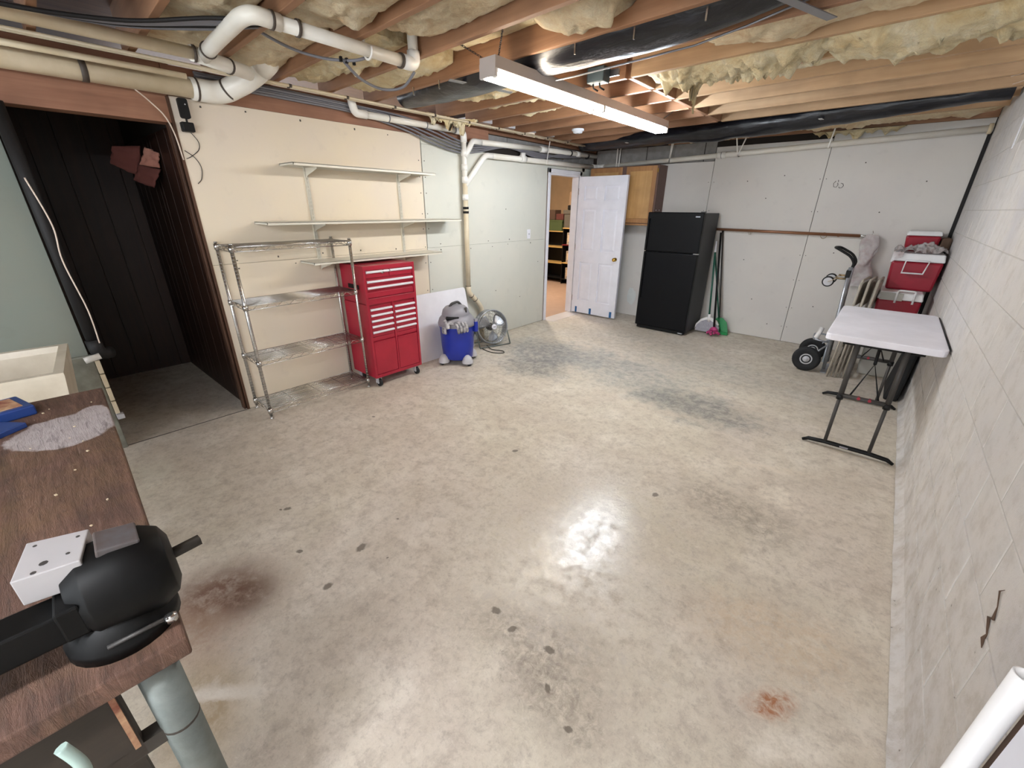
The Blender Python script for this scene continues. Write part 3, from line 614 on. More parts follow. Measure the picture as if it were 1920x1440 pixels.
lf_fill = thing('fluorescent_light', 'added unseen fill light fixture behind the viewpoint', 'light fixture', (-.4, -1.6, 2.29))  # added out of view to brighten the foreground
box(-.46, -.34, -2.8, -.4, 2.335, 2.397).build('housing', m_fixt, lf_fill, bevel=.003)
mt3 = tubemat('tube_fill', (.88, .94, 1, 1), TUBE_FILL)
for sx in (-.047, .047):
    for a, b in ((-2.77, -1.61), (-1.59, -.43)): MB().cyl((-.4+sx, a, 2.31), (-.4+sx, b, 2.31), .0125, 12).build('fluorescent_tube', mt3, lf_fill)
for y in (-2.6, -.6): chain((-.4, y, 2.397), (-.4, y, 2.45)).build('chain', m_cabD, lf_fill)

# ---------------------------------------------------------------- pipes, top left
A = thing('drain_pipe', 'large cream drain pipes with curved bends joining in the top left corner', 'pipe', (-3.3, 0, 2.2))
P1 = -3.765; z1 = 2.325
def pipe(p0, p1, r, par, m=m_pvc, nm='pipe'): return tub([p0, p1], r, 18).build(nm, m, par)
def ring(c, d, r, par, ln=.012, m=m_cem): c = Vector(c); d = Vector(d).normalized(); return tub([c-d*ln/2, c+d*ln/2], r, 18).build('joint_ring', m, par)
pipe((P1, -.9, z1), (P1, 1.12, z1), .056, A, m_pvcO)
ring((P1, .58, z1), (0, 1, 0), .06, A, .03, m_cem)
el = bend([(P1, 1.10, z1), (P1, 1.28, z1), (-3.62, 1.42, 2.41), (-3.46, 1.48, 2.48), (-3.42, 1.50, 2.52)], .07, 6)
tub(el, .066, 20).build('elbow', m_pvc, A)
tub(bend([(-3.50, 1.465, 2.46), (-3.41, 1.50, 2.51), (-3.41, 1.50, 2.60), (-3.41, 1.50, 2.69)], .06, 6), .068, 20).build('elbow', m_pvc, A)
ring((P1, 1.13, z1), (0, 1, 0), .068, A); ring((-3.56, 1.435, 2.445), (.24, .08, .07), .068, A); ring((P1+.04, 1.315, 2.35), (.17, .14, .10), .068, A)
pipe((-3.26, -.9, 2.405), (-3.26, 1.02, 2.405), .031, A, m_pvcO)
pipe((-3.26, 1.0, 2.405), (-3.44, 1.36, 2.405), .040, A, nm='tee'); ring((-3.26, 1.01, 2.405), (0, 1, 0), .042, A); ring((-3.37, 1.22, 2.405), (-.18, .36, 0), .044, A)
tub(bend([(-3.27, 1.06, 2.405), (-3.0, 1.05, 2.42), (-2.56, 1.02, 2.42), (-2.47, 1.04, 2.42), (-2.47, 1.16, 2.415)], .09, 6), .036, 18).build('elbow', m_pvc, A)
ring((-3.16, 1.056, 2.412), (1, 0, 0), .042, A); ring((-2.47, 1.12, 2.417), (0, 1, 0), .040, A)
pipe((-2.47, 1.12, 2.415), (-2.455, 1.86, 2.405), .031, A)
ring((-2.466, 1.24, 2.414), (0, 1, 0), .038, A, .012, m_cem)
tub(bend([(-2.455, 1.84, 2.405), (-2.455, 1.925, 2.405), (-2.455, 1.925, 2.47)], .05, 6), .038, 18).build('elbow', m_pvcC, A)
pipe((-2.455, 1.925, 2.46), (-2.455, 1.925, 2.69), .030, A); ring((-2.456, 1.83, 2.405), (0, 1, 0), .040, A)
tub(arc((-2.462, 1.62, 2.408), .040, -.3, PI+.3, 10, (1, 0, 0), (0, 0, -1)), .006, 6).build('hanger_strap', m_pvcC, A)
box(-2.50, -2.495, 1.612, 1.628, 2.40, 2.47).build('hanger_strap', m_pvcC, A)
# wires draped near the branch pipe
def cable(name, pts, r, m, label, group=None, cat='cable'):
    o = tub(pts, r, 8).build(name, m, label=label, category=cat)
    if group: o['group'] = group
    return o
def spl(pts, n=8):
    pts = [Vector(p) for p in pts]; out = []
    for i in range(len(pts)-1):
        p0, p1, p2, p3 = pts[max(i-1, 0)], pts[i], pts[i+1], pts[min(i+2, len(pts)-1)]
        for j in range(n):
            t = j/n; out.append(.5*((2*p1)+(-p0+p2)*t+(2*p0-5*p1+4*p2-p3)*t*t+(-p0+3*p1-3*p2+p3)*t**3))
    return out+[pts[-1]]
cable('electric_cable', spl([(-2.75, 1.05, 2.48), (-2.85, 1.35, 2.44), (-2.75, 1.5, 2.40), (-2.55, 1.58, 2.37), (-2.5, 1.66, 2.40)]), .008, m_cab, 'grey cable dipping below the first half of the branch pipe')
cable('electric_cable', spl([(-2.62, 1.55, 2.38), (-2.66, 1.68, 2.32), (-2.65, 1.82, 2.29), (-2.55, 1.9, 2.30), (-2.46, 1.93, 2.37)]), .008, m_cab, 'grey cable loop hanging below the branch pipe elbow')
ck_ = MB()
for y in (1.52, 1.555, 1.60): ck_.box(-2.60, -2.585, y, y+.012, 2.36, 2.385)
ck_.build('cable_clips', m_black, label='small black cable clips under the branch pipe', category='clip')
for i in range(5):
    cable('electric_cable', spl([(-3.15+.05*i, -.6, 2.44), (-3.1+.04*i, .1, 2.40-.012*i), (-3.15+.06*i, .6, 2.42-.01*i), (-2.95+.05*i, .95, 2.44), (-2.7+.03*i, 1.2, 2.46)]), .009, (m_cab, m_cabD, m_cab, m_cab, m_cabD)[i],
          'grey black cable draped across the pipes in the top left corner', 'cables draped over the top left pipes')
# cream supply pair along the joists
for i, dx in enumerate((0, .035)):
    o = thing('supply_pipe', ('thin cream supply pipe under the joists, the one nearer the left wall', 'thin cream supply pipe under the joists, the one nearer the light')[i], 'pipe', (-3.66+dx, 3, 2.42), 'pair of thin supply pipes')
    pipe((-3.66+dx, -.9, 2.425), (-3.66+dx, 5.95, 2.425), .0095, o, m_pvcO)
    for y in [1.7+.45*j for j in range(10)]: ring((-3.66+dx, y, 2.425), (0, 1, 0), .0115, o, .02)
tub([(-3.62, .0, 2.36), (-3.62, 1.05, 2.36)], .016, 10).build('conduit', m_pvcO, label='narrow cream conduit between the two large left pipes', category='pipe')
# cable bundle along the rim beam
for i in range(5):
    z = 2.43-.014*i; x = XL+.016+.010*(i % 2)
    pts = [(x, 1.15, z), (x, 1.7, z), (x+.004, 2.3, z-.012), (x+.01, 2.8, z-.03-.012*i), (XL+.04, 3.15, 2.35-.035*i), (XL+.035, 3.5, 2.275-.028*i), (XL+.03, 3.8, 2.275-.02*i), (XL+.04, 4.3, 2.30-.005*i), (XL+.05, 4.9, 2.27-.014*i), (XL+.06, 5.4, 2.26+.01*i), (XL+.05, 6.1, 2.33)]
    cable('electric_cable', spl(pts), .0085, m_cab, ('grey cable of the bundle along the left beam, topmost', 'grey cable of the left beam bundle, second from top', 'grey cable of the left beam bundle, middle one', 'grey cable of the left beam bundle, second from bottom', 'lowest grey cable of the left beam bundle, sagging over the drywall')[i], 'cables clipped along the left beam')
# ---------------------------------------------------------------- pipes on left wall
B = thing('vent_pipe', 'white plastic drain riser on the left wall with elbows and wye fittings', 'pipe', (-3.77, 3.55, 0))
vx, vy = XL+.058, 3.55
pipe((vx, vy, .70), (vx, vy, 1.86), .028, B, m_pvcO); pipe((vx, vy, 1.80), (vx, vy, 2.30), .027, B)
for z in (1.72, 1.90, 2.02, 2.16): pipe((vx, vy, z-.03), (vx, vy, z+.03), .034, B, m_pvcC, 'coupling')
tub(bend([(vx, vy, 2.26), (vx, vy, 2.36), (vx, vy-.12, 2.36)], .07, 6), .034, 18).build('elbow', m_pvcC, B)
pipe((vx, vy-.1, 2.36), (vx, 2.36, 2.355), .028, B); ring((vx, vy-.13, 2.36), (0, 1, 0), .0345, B, .008, m_cab)
tub(bend([(vx, 2.40, 2.355), (vx, 2.29, 2.355), (vx, 2.27, 2.42), (vx, 2.27, 2.45)], .05, 6), .033, 18).build('elbow', m_pvcC, B)
ring((vx, 2.62, 2.356), (0, 1, 0), .031, B, .01, m_cab); ring((vx, 3.05, 2.358), (0, 1, 0), .031, B, .01, m_cab)
for z in (1.565, 1.61): pipe((vx, vy, z-.012), (vx, vy, z+.012), .033, B, m_black, 'clamp_band')
tub(bend([(vx, vy, .74), (vx, vy, .66), (vx, vy+.17, .50), (vx, vy+.22, .42), (vx, vy+.22, .0)], .05, 6), .030, 18).build('elbow', m_pvcO, B)
ring((vx, vy, .735), (0, 0, 1), .033, B, .008); ring((vx, vy+.05, .61), (0, .7, -.7), .033, B, .008); ring((vx, vy+.11, .555), (0, .7, -.7), .033, B, .008)
# upper branch
tub(bend([(vx, vy, 2.12), (vx+.01, vy+.06, 2.20), (vx+.01, vy+.09, 2.24), (vx, vy+.13, 2.285), (vx, vy+.26, 2.287)], .05, 6), .030, 18).build('elbow', m_pvcC, B)
pipe((vx, vy+.22, 2.287), (vx, 4.9, 2.318), .029, B); pipe((vx, 4.9, 2.318), (vx, 5.05, 2.32), .036, B, m_pvcC, 'coupling'); pipe((vx, 5.0, 2.32), (vx, 6.3, 2.345), .029, B)
pipe((vx, 5.75, 2.334), (vx, 5.85, 2.336), .036, B, m_pvcC, 'coupling'); ring((vx, 5.6, 2.33), (0, 1, 0), .038, B, .02, m_cabD); ring((vx, 6.05, 2.33), (0, 1, 0), .036, B, .02, m_cabD)
# lower branch wye
tub(bend([(vx, vy, 1.84), (vx, vy+.28, 2.12), (vx, vy+.34, 2.165), (vx, vy+.46, 2.167)], .07, 7), .029, 18).build('elbow', m_pvcC, B)
D = thing('drain_pipe', 'long white plastic pipe running round the far corner and across the back wall', 'pipe', (-1.7, 6.35, 2.2))
pipe((vx, vy+.44, 2.167), (vx, 6.3, 2.20), .030, D); pipe((vx, 4.50, 2.178), (vx, 4.60, 2.18), .038, D, m_pvcC, 'tee'); pipe((vx, 4.55, 2.18), (vx, 4.55, 2.245), .034, D, m_pvcC, 'tee')
tub(bend([(vx, 6.22, 2.199), (vx, 6.355, 2.20), (vx+.13, 6.355, 2.203)], .08, 6), .036, 18).build('elbow', m_pvcC, D)
pipe((vx+.1, 6.355, 2.203), (XR-.01, 6.355, 2.333), .030, D); pipe((-2.0, 6.355, 2.257), (-1.9, 6.355, 2.26), .037, D, m_pvcC, 'coupling'); ring((-1.95, 6.355, 2.2585), (1, 0, 0), .0385, D, .006, m_cab)
ring((XR-.03, 6.355, 2.332), (1, 0, 0), .045, D, .03, m_pvcO)
def hang(x, y, z0, dx=.03): 
    MB().bar((x, y-.036, z0-.03), (x+dx, y-.036, JZ), .014, .004, (0, 1, 0)).build('hanger_strap', m_pvcC, D); MB().bar((x, y-.036, z0-.035), (x+.001, y+.036, z0-.035), .014, .004).build('hanger_strap', m_pvcC, D)
for x, z, dx in ((-3.42, 2.213, 0), (-3.38, 2.214, .012), (-2.62, 2.24, .03), (-2.62, 2.24, .01), (-1.75, 2.266, -.05), (-1.75, 2.266, .07), (-.82, 2.295, .02)): hang(x, 6.355, z, dx)
MB().bar((vx+.035, 5.0, 2.15), (vx+.035, 5.06, 2.42), .012, .004, (1, 0, 0)).build('hanger_strap', m_pvcC, D)

# ---------------------------------------------------------------- little things on the left wall
ca = thing('security_camera', 'small black camera on a bracket at the top left corner of the drywall', 'camera', (XL+.03, 1.03, 2.10))
MB().prism(rrect(.055, .115, .012), 0, .028, lambda a, b, t: (XL+.035+t, 1.035+a, 2.205+b)).build('camera_body', m_black, ca)
box(XL+.045, XL+.055, 1.03, 1.04, 2.125, 2.15).build('stem', m_black, ca); box(XL+.002, XL+.055, 1.002, 1.072, 2.072, 2.128).build('mount_base', m_black, ca, bevel=.006)
MB().cyl((XL+.062, 1.045, 2.228), (XL+.0645, 1.045, 2.228), .004, 10).build('lens', m_lgrey, ca)
tub(spl([(XL+.01, 1.05, 2.075), (XL+.006, 1.085, 2.02), (XL+.005, 1.075, 1.97), (XL+.005, 1.02, 1.925), (XL+.005, .99, 1.91)]), .0022, 5).build('power_cord', m_cabD, ca)
tub(spl([(XL+.005, .99, 1.96), (XL+.005, 1.04, 1.92), (XL+.005, 1.065, 1.86), (XL+.005, 1.05, 1.79), (XL+.005, 1.02, 1.755)]), .0022, 5).build('power_cord', m_cabD, ca)
cable('wire', spl([(XL+.06, .80, 2.27), (XL+.02, .87, 2.22), (XL+.01, .93, 2.15), (XL+.01, .958, 2.05), (XL+.008, .97, 1.9)]), .0045, m_cordw, 'pale wire curving down over the header to the closet edge')
# adjustable shelves
for i, y in enumerate((1.80, 2.705)):
    s_ = thing('shelf_standard', ('slotted upright shelf track on the left wall, left one', 'slotted upright shelf track on the left wall, right one')[i], 'shelf track', (XL, y, 1.15), 'slotted shelf tracks')
    z0 = 1.165
    tm = MB(); tm.box(XL, XL+.004, y-.012, y+.012, z0, 1.93); tm.box(XL, XL+.014, y-.014, y-.010, z0, 1.93); tm.box(XL, XL+.014, y+.010, y+.014, z0, 1.93); tm.box(XL+.011, XL+.014, y-.012, y-.0045, z0, 1.93); tm.box(XL+.011, XL+.014, y+.0045, y+.012, z0, 1.93)
    k = z0+.01
    while k < 1.92: tm.box(XL+.011, XL+.014, y-.0045, y+.0045, k, k+.012); k += .03
    tm.build('track', m_shelf, s_)
    for z in (1.905, 1.483, 1.165):
        MB().prism([(0, 0), (.20, 0), (.20, -.012), (.03, -.055), (0, -.07)], y-.002, y+.002, lambda a, b, t, z=z: (XL+.012+a, t, z+b)).build('bracket', m_shelf, s_)
for (y0, y1, z, lab) in ((1.60, 2.97, 1.906, 'topmost of the three long cream wall shelves'), (1.33, 3.30, 1.484, 'middle and longest of the three cream wall shelves'), (1.63, 3.0, 1.166, 'lowest cream wall shelf, just above the red tool chest')):
    sh = MB(); sh.box(XL+.006, XL+.256, y0, y1, z+.012, z+.018); sh.box(XL+.251, XL+.256, y0, y1, z-.004, z+.016); sh.box(XL+.006, XL+.011, y0, y1, z-.002, z+.016)
    sh.box(XL+.006, XL+.256, y0, y0+.004, z+.0, z+.016); sh.box(XL+.006, XL+.256, y1-.004, y1, z+.0, z+.016)
    sh.build('wall_shelf', m_shelf, label=lab, category='shelf', group='three cream wall shelves')
sw = thing('light_switch', 'white light switch plate on the left wall before the doorway', 'light switch', (XL, 4.77, 1.22))
box(XL, XL+.006, 4.735, 4.805, 1.225, 1.345).build('switch_plate', m_white, sw, bevel=.003); box(XL+.006, XL+.016, 4.765, 4.775, 1.275, 1.295).build('toggle', m_lgrey, sw)

# ---------------------------------------------------------------- wire shelving rack
rk = thing('wire_rack', 'chrome four tier wire shelving rack standing empty against the left wall', 'shelving rack', (-3.65, 1.475, 0))
RX0, RX1, RY0, RY1 = -3.80, -3.487, 1.028, 1.92
for x in (RX0, RX1):
    for y in (RY0, RY1):
        p = MB(); p.cyl((x, y, .025), (x, y, 1.366), .0125, 12); p.lathe([(.005, 0), (.016, .002), (.016, .008), (.006, .014), (.006, .03)], (x, y, 0), n=12)
        k = .06
        while k < 1.35: p.cyl((x, y, k), (x, y, k+.003), .0131, 12); k += .025
        p.lathe([(.0135, 0), (.0135, .006), (.008, .008)], (x, y, 1.362), n=12)
        p.build('post', m_chrome, rk)
for z in (.085, .492, .93, 1.346):
    s_ = MB(); a, b = .0, .032
    for zz in (z, z-b):
        s_.tube([(RX0, RY0, zz), (RX1, RY0, zz), (RX1, RY1, zz), (RX0, RY1, zz)], .0032, 5, closed=True)
    def zig(p0, p1):
        p0, p1 = Vector(p0), Vector(p1); n = max(4, int((p1-p0).length/.045)); n += n % 2
        s_.tube([p0.lerp(p1, i/n)-Vector((0, 0, b if i % 2 else 0)) for i in range(n+1)], .0024, 4)
    zig((RX0, RY0, z), (RX1, RY0, z)); zig((RX0, RY1, z), (RX1, RY1, z)); zig((RX0, RY0, z), (RX0, RY1, z)); zig((RX1, RY0, z), (RX1, RY1, z))
    n = 12
    for i in range(1, n): x = RX0+(RX1-RX0)*i/n; s_.cyl((x, RY0, z+.002), (x, RY1, z+.002), .0029, 5)
    for y in (RY0+.22, (RY0+RY1)/2, RY1-.22): s_.cyl((RX0, y, z-.003), (RX1, y, z-.003), .0028, 4)
    for x in (RX0, RX1):
        for y in (RY0, RY1): s_.cyl((x, y, z-.034), (x, y, z+.008), .018, 12)
    s_.build('wire_shelf', m_chrome, rk)

# ---------------------------------------------------------------- red tool chest
tc = thing('tool_chest', 'tall red metal rolling tool chest with chrome drawer pulls', 'tool chest', (-3.6, 2.22, 0))
TX0, TX1, TY0, TY1 = -3.80, -3.40, 1.96, 2.50
box(TX0, TX1-.02, TY0, TY1, .095, .80).build('lower_body', m_red, tc, bevel=.004)
box(TX0, TX1-.02, TY0+.003, TY1-.003, .803, 1.138).build('upper_body', m_red, tc, bevel=.004)
fr = MB(); fr.box(TX1-.021, TX1, TY0, TY0+.022, .095, 1.138); fr.box(TX1-.021, TX1, TY1-.022, TY1, .095, 1.138); fr.box(TX1-.021, TX1, TY0+.02, TY1-.02, .80, .855)
fr.box(TX1-.021, TX1, TY0+.02, TY1-.02, 1.10, 1.138); fr.box(TX1-.021, TX1, TY0+.02, TY1-.02, .095, .125); fr.box(TX1-.021, TX1-.002, 2.222, 2.238, .12, .80); fr.box(TX1-.021, TX1+.006, TY0+.02, TY1-.02, .848, .852)
fr.build('front_frame', m_red, tc, bevel=.002)
def drawer(y0, y1, z0, z1, pull=True, m=m_red):
    d = box(TX1-.02, TX1-.006, y0, y1, z0, z1).build('drawer', m, tc, bevel=.002)
    if pull:
        h = MB().prism([(0, 0), (.012, .004), (.016, .012), (.014, .02), (0, .022)], y0+.004, y1-.004, lambda a, b, t: (TX1-.006+a, t, z1-.024+b)); h.build('pull', m_white, d)
drawer(1.985, 2.222, 1.035, 1.062+.034); drawer(2.226, 2.475, 1.035, 1.096)
drawer(1.985, 2.475, .975, 1.012); drawer(1.985, 2.475, .925, .958); drawer(1.985, 2.475, .86, .906, False)
for y0, y1 in ((1.985, 2.218), (2.242, 2.475)):
    for a, b in ((.713, .763), (.661, .711), (.609, .659), (.557, .607), (.500, .553)): drawer(y0, y1, a, b)
    box(TX1-.02, TX1-.008, y0, y1, .46, .497).build('drawer', m_red, tc, bevel=.002)
    d = box(TX1-.02, TX1-.004, y0, y1, .128, .452).build('door', m_red, tc, bevel=.003); box(TX1-.004, TX1+.001, y0+.005, y1-.005, .443, .452).build('door_lip', m_red, d)
box(TX1-.006, TX1-.002, 2.045, 2.13, 1.066, 1.092).build('badge', m_redD, tc); MB().lathe([(.020, 0), (.018, .008), (.008, .012)], (TX1-.004, 2.155, 1.079), (1, 0, 0), 14, sy=.7).build('lock', m_chrome, tc); box(TX1-.004, TX1+.002, 2.12, 2.18, 1.078, 1.09).build('badge_trim', m_chrome, tc)
box(TX0+.12, TX0+.30, TY0-.004, TY0, .93, .97).build('side_handle', m_black, tc, bevel=.002)
box(TX0+.18, TX0+.20, TY1-.001, TY1+.001, .3, .31).build('rivet', m_dgrey, tc)
for x in (TX0+.05, TX1-.05):
    for y in (TY0+.05, TY1-.05):
        c = MB().cyl((x+.02, y-.012, .0375), (x+.02, y+.012, .0375), .037, 20).build('caster', m_rubber, tc)
        f = MB(); f.box(x-.02, x+.03, y-.018, y-.014, .03, .09); f.box(x-.02, x+.03, y+.014, y+.018, .03, .09); f.box(x-.03, x+.03, y-.025, y+.025, .085, .096); f.cyl((x+.02, y-.02, .0375), (x+.02, y+.02, .0375), .01, 10); f.build('caster_fork', m_lgrey, c)

# ---------------------------------------------------------------- white board
bd = MB().prism(rrect(1.02, .74, .03), 0, .012); bo = bd.build('white_board', m_white, org=(0, 0, 0), label='white rounded panel leaning on the left wall behind the shop vacuum', category='board')
a_ = math.atan2(.15, .72)
bo.matrix_world = Matrix.Translation((-3.72, 2.99, .362)) @ Matrix.Rotation(-a_, 4, 'Y') @ Matrix(((0, 0, 1, 0), (1, 0, 0, 0), (0, 1, 0, 0), (0, 0, 0, 1)))

# ---------------------------------------------------------------- shop vacuum
VX, VY = -3.40, 3.01
va = thing('shop_vacuum', 'blue and grey wet dry shop vacuum on casters beside the tool chest', 'vacuum', (VX, VY, 0))
MB().lathe([(.15, .055), (.165, .07), (.178, .2), (.188, .40), (.196, .415), (.196, .44)], (VX, VY, 0), n=36).build('drum', m_blue, va)
MB().lathe([(.203, .43), (.205, .455), (.19, .50), (.17, .525), (.15, .545)], (VX, VY, 0), n=36).build('lid', m_grey, va)
MB().lathe([(.15, .53), (.155, .55), (.14, .60), (.11, .63), (.06, .645), (.0, .648)], (VX, VY-.01, 0), n=30, cap=False, sx=.95).build('motor_cover', m_grey, va)
tub(bend([(VX-.01, VY-.09, .615), (VX+.0, VY-.07, .665), (VX+.0, VY+.03, .675), (VX, VY+.07, .63)], .03, 4), .014, 10).build('carry_handle', m_dgrey, va)
MB().lathe([(.012, 0), (.014, .05)], (VX+.13, VY+.02, .58), n=10).build('power_switch', m_dgrey, va)
MB().obox((VX+.075, VY-.125, .53), (.8, -.6, 0), (.6, .8, 0), (0, 0, 1), .03, .07, .018).build('lid_recess', m_black, va, bevel=.012)
for a in (-.15, 1.4, 2.95, -1.75):
    dx, dy = math.cos(a), math.sin(a)
    f = MB().lathe([(.062, 0), (.058, .03), (.045, .06), (.02, .085), (0, .09)], (VX+dx*.185, VY+dy*.185, .03), n=18, cap=False); f.build('caster_pod', m_lgrey, va)
    cx_, cy_ = VX+dx*.21, VY+dy*.21; c = MB().cyl((cx_-dy*.012, cy_+dx*.012, .022), (cx_+dy*.012, cy_-dx*.012, .022), .022, 14).build('caster', m_rubber, va)
box(VX+.15, VX+.205, VY+.085, VY+.125, .36, .47).build('lid_latch', m_blue, va, bevel=.006); box(VX+.16, VX+.19, VY+.10, VY+.14, .43, .50).build('lid_latch', m_grey, va, bevel=.006)
gl = thing('work_gloves', 'pair of grey knit work gloves draped on the front of the shop vacuum', 'gloves', (VX+.15, VY-.13, .38))
for i in range(4): tub(spl([(VX+.165+.012*i, VY-.17+.035*i, .50), (VX+.195+.008*i, VY-.165+.035*i, .465), (VX+.205+.004*i, VY-.16+.037*i, .42), (VX+.198+.004*i, VY-.155+.038*i, .39)], 5), [.014]*5+[.016]*8+[.013]*2+[.009], 8).build('finger', m_skin, gl)
tub(spl([(VX+.06, VY-.22, .52), (VX+.10, VY-.225, .48), (VX+.115, VY-.225, .44)], 5), [.02]*4+[.024]*4+[.02]*3, 10).build('palm', m_skin, gl)
MB().obox((VX+.13, VY-.155, .495), (1, .9, 0), (-.9, 1, 0), (0, 0, 1), .06, .035, .016).build('palm', m_skin, gl, bevel=.012)
for i in range(3): tub(spl([(VX+.09-.02*i, VY-.235, .46), (VX+.092-.02*i, VY-.245, .42), (VX+.09-.02*i, VY-.24, .385)], 4), .012, 8).build('finger', m_skin, gl)

# ---------------------------------------------------------------- drum fan
FC = Vector((-3.55, 3.71, .235)); fa = Vector((.93, -.30, .20)).normalized()      # facing
fn_ = thing('floor_fan', 'round silver metal floor fan tilted back behind the shop vacuum', 'fan', (FC.x, FC.y, 0))
fx_ = fa.cross(Vector((0, 0, 1))).normalized(); fy_ = fx_.cross(fa)
def circ(c, r, n=36): return [c+fx_*r*math.cos(2*PI*i/n)+fy_*r*math.sin(2*PI*i/n) for i in range(n)]
hs = MB(); R_ = .205
rings = [(R_, -.07), (R_+.008, -.06), (R_, -.05), (R_, .04), (R_+.008, .05), (R_, .06), (R_-.008, .05), (R_-.006, -.06)]
n = 40; hs.add([FC+fa*h+fx_*r*math.cos(2*PI*k/n)+fy_*r*math.sin(2*PI*k/n) for r, h in rings for k in range(n)], [(i*n+k, i*n+(k+1) % n, ((i+1) % 8)*n+(k+1) % n, ((i+1) % 8)*n+k) for i in range(8) for k in range(n)], True)
hs.build('drum_housing', m_alu, fn_)
gr = MB()
for s, bl_ in ((1, 0), (-1, 0)):
    for r in ([.03+.0115*i for i in range(16)] if s > 0 else [.05, .09, .13, .17, .2]): gr.tube(circ(FC+fa*(.065 if s > 0 else -.07)+fa*s*(.022*(1-(r/R_)**2)), r, 30), .0010 if s > 0 else .0015, 3, closed=True)
    for k in range(12 if s > 0 else 8):
        a = 2*PI*k/(12 if s > 0 else 8)+.2; d = fx_*math.cos(a)+fy_*math.sin(a); gr.tube([FC+fa*(.065*s)+fa*s*(.022*(1-(r/R_)**2))+d*r for r in (.03, .09, .15, R_)], .0018, 4)
gr.build('wire_guard', m_chrome, fn_)
MB().lathe([(.034, 0), (.034, .006), (.02, .010), (0, .011)], FC+fa*.084, fa, 22).build('hub_badge', m_white, fn_); MB().obox(FC+fa*.0955, fx_, fy_, fa, .017, .004, .0012).build('badge_print', m_dgrey, fn_)
MB().lathe([(.045, -.06), (.05, -.02), (.03, .02)], FC, fa, 20).build('motor', m_dgrey, fn_)
for k in range(3):
    a0 = 2*PI*k/3+.5
    def BP(u, v, a0=a0):
        r = .035+.145*u; wd = (.35+.55*math.sin(PI*min(u*1.05, 1)*.75)); a = a0+(v-.5)*wd*1.3
        return FC+fx_*r*math.cos(a)+fy_*r*math.sin(a)+fa*(.02+(v-.5)*.06)
    MB().grid(BP, 8, 6).build('blade', m_alu, fn_, solid=.003)
st = MB(); e0 = FC+fx_*(R_+.012); e1 = FC-fx_*(R_+.012)
for e, s in ((e0, 1), (e1, -1)):
    g0 = Vector((e.x+.10, e.y-.03, .012)); g1 = Vector((e.x-.13, e.y+.04, .012)); st.tube(bend([g0, e-Vector((0, 0, .0)), g1], .02, 4), .008, 8)
    if s > 0: G = (g0, g1)
st.tube([G[0], Vector((e1.x+.10, e1.y-.03, .012))], .008, 8); st.tube([G[1], Vector((e1.x-.13, e1.y+.04, .012))], .008, 8)
st.build('stand', m_steel, fn_)
tub(spl([(-3.50, 3.50, .006), (-3.36, 3.47, .006), (-3.25, 3.50, .006), (-3.20, 3.56, .006), (-3.26, 3.60, .006), (-3.40, 3.56, .006), (-3.52, 3.60, .02)]), .0055, 6).build('power_cord', m_rod, fn_)

# ---------------------------------------------------------------- doorway and door
dr = MB(); dr.box(XL-.11, XL-.0, 5.225, 5.245, 0, 2.06); dr.box(XL-.11, XL-.0, 5.945, 5.965, 0, 2.06); dr.box(XL-.11, XL-.0, 5.225, 5.965, 2.045, 2.065)
dj = dr.build('door_1', m_white, kind='structure')
for y0, y1, z0, z1 in ((5.17, 5.225, 0, 2.12), (5.965, 6.02, 0, 2.12), (5.17, 6.02, 2.065, 2.12)): box(XL+.0005, XL+.014, y0, y1, z0, z1).build('casing', m_white, dj, bevel=.003)
box(XL-.06, XL+.18, 5.20, 5.965, 0, .004).build('threshold', m_tile, dj)
DX0, DX1, DY = -3.80, -3.01, 5.945
dl = thing('panel_door', 'white six panel door standing open parallel to the back wall', 'door', (-3.4, DY, .02))
DF = DY-.001    # front face y (faces -Y)
hm = MB(); rails = [(.02, .225), (.83, 1.005), (1.61, 1.72), (1.925, 2.05)]; 
hm.box(DX0, DX1, DY+.006, DY+.036, .02, 2.05)
xs = [(-3.80, -3.70), (-3.475, -3.355), (-3.115, -3.01)]
for a, b in xs: hm.box(a, b, DY-.009, DY+.006, .02, 2.05)
for a, b in rails:
    for xa, xb in ((-3.70, -3.475), (-3.355, -3.115)): hm.box(xa, xb, DY-.009, DY+.006, a, b)
hm.build('door_slab', m_door, dl)
for (x0, x1) in ((-3.70, -3.475), (-3.355, -3.115)):
    for z0, z1 in ((.225, .83), (1.005, 1.61), (1.72, 1.925)):
        g = .022; MB().hexa([(x0+g*.4, DY+.006, z0+g*.4), (x1-g*.4, DY+.006, z0+g*.4), (x1-g*.4, DY+.006, z1-g*.4), (x0+g*.4, DY+.006, z1-g*.4)], [(x0+g*1.7, DY-.002, z0+g*1.7), (x1-g*1.7, DY-.002, z0+g*1.7), (x1-g*1.7, DY-.002, z1-g*1.7), (x0+g*1.7, DY-.002, z1-g*1.7)]).build('raised_panel', m_door, dl)
MB().lathe([(.028, 0), (.028, .006), (.012, .01), (.011, .03), (.024, .04), (.028, .052), (.02, .062), (0, .064)], (-3.085, DY-.009, .91), (0, -1, 0), 20).build('door_knob', m_brass, dl)
for x, w_ in ((-3.735, .035), (-3.47, .04), (-3.10, .04)): box(x, x+w_, DY-.0105, DY-.0092, .022, .115).build('masking_tape', m_tapeB, dl)
for z in (.25, 1.05, 1.85): MB().cyl((DX0-.006, DY-.004, z-.045), (DX0-.006, DY-.004, z+.045), .006, 8).build('hinge', m_chrome, dl)

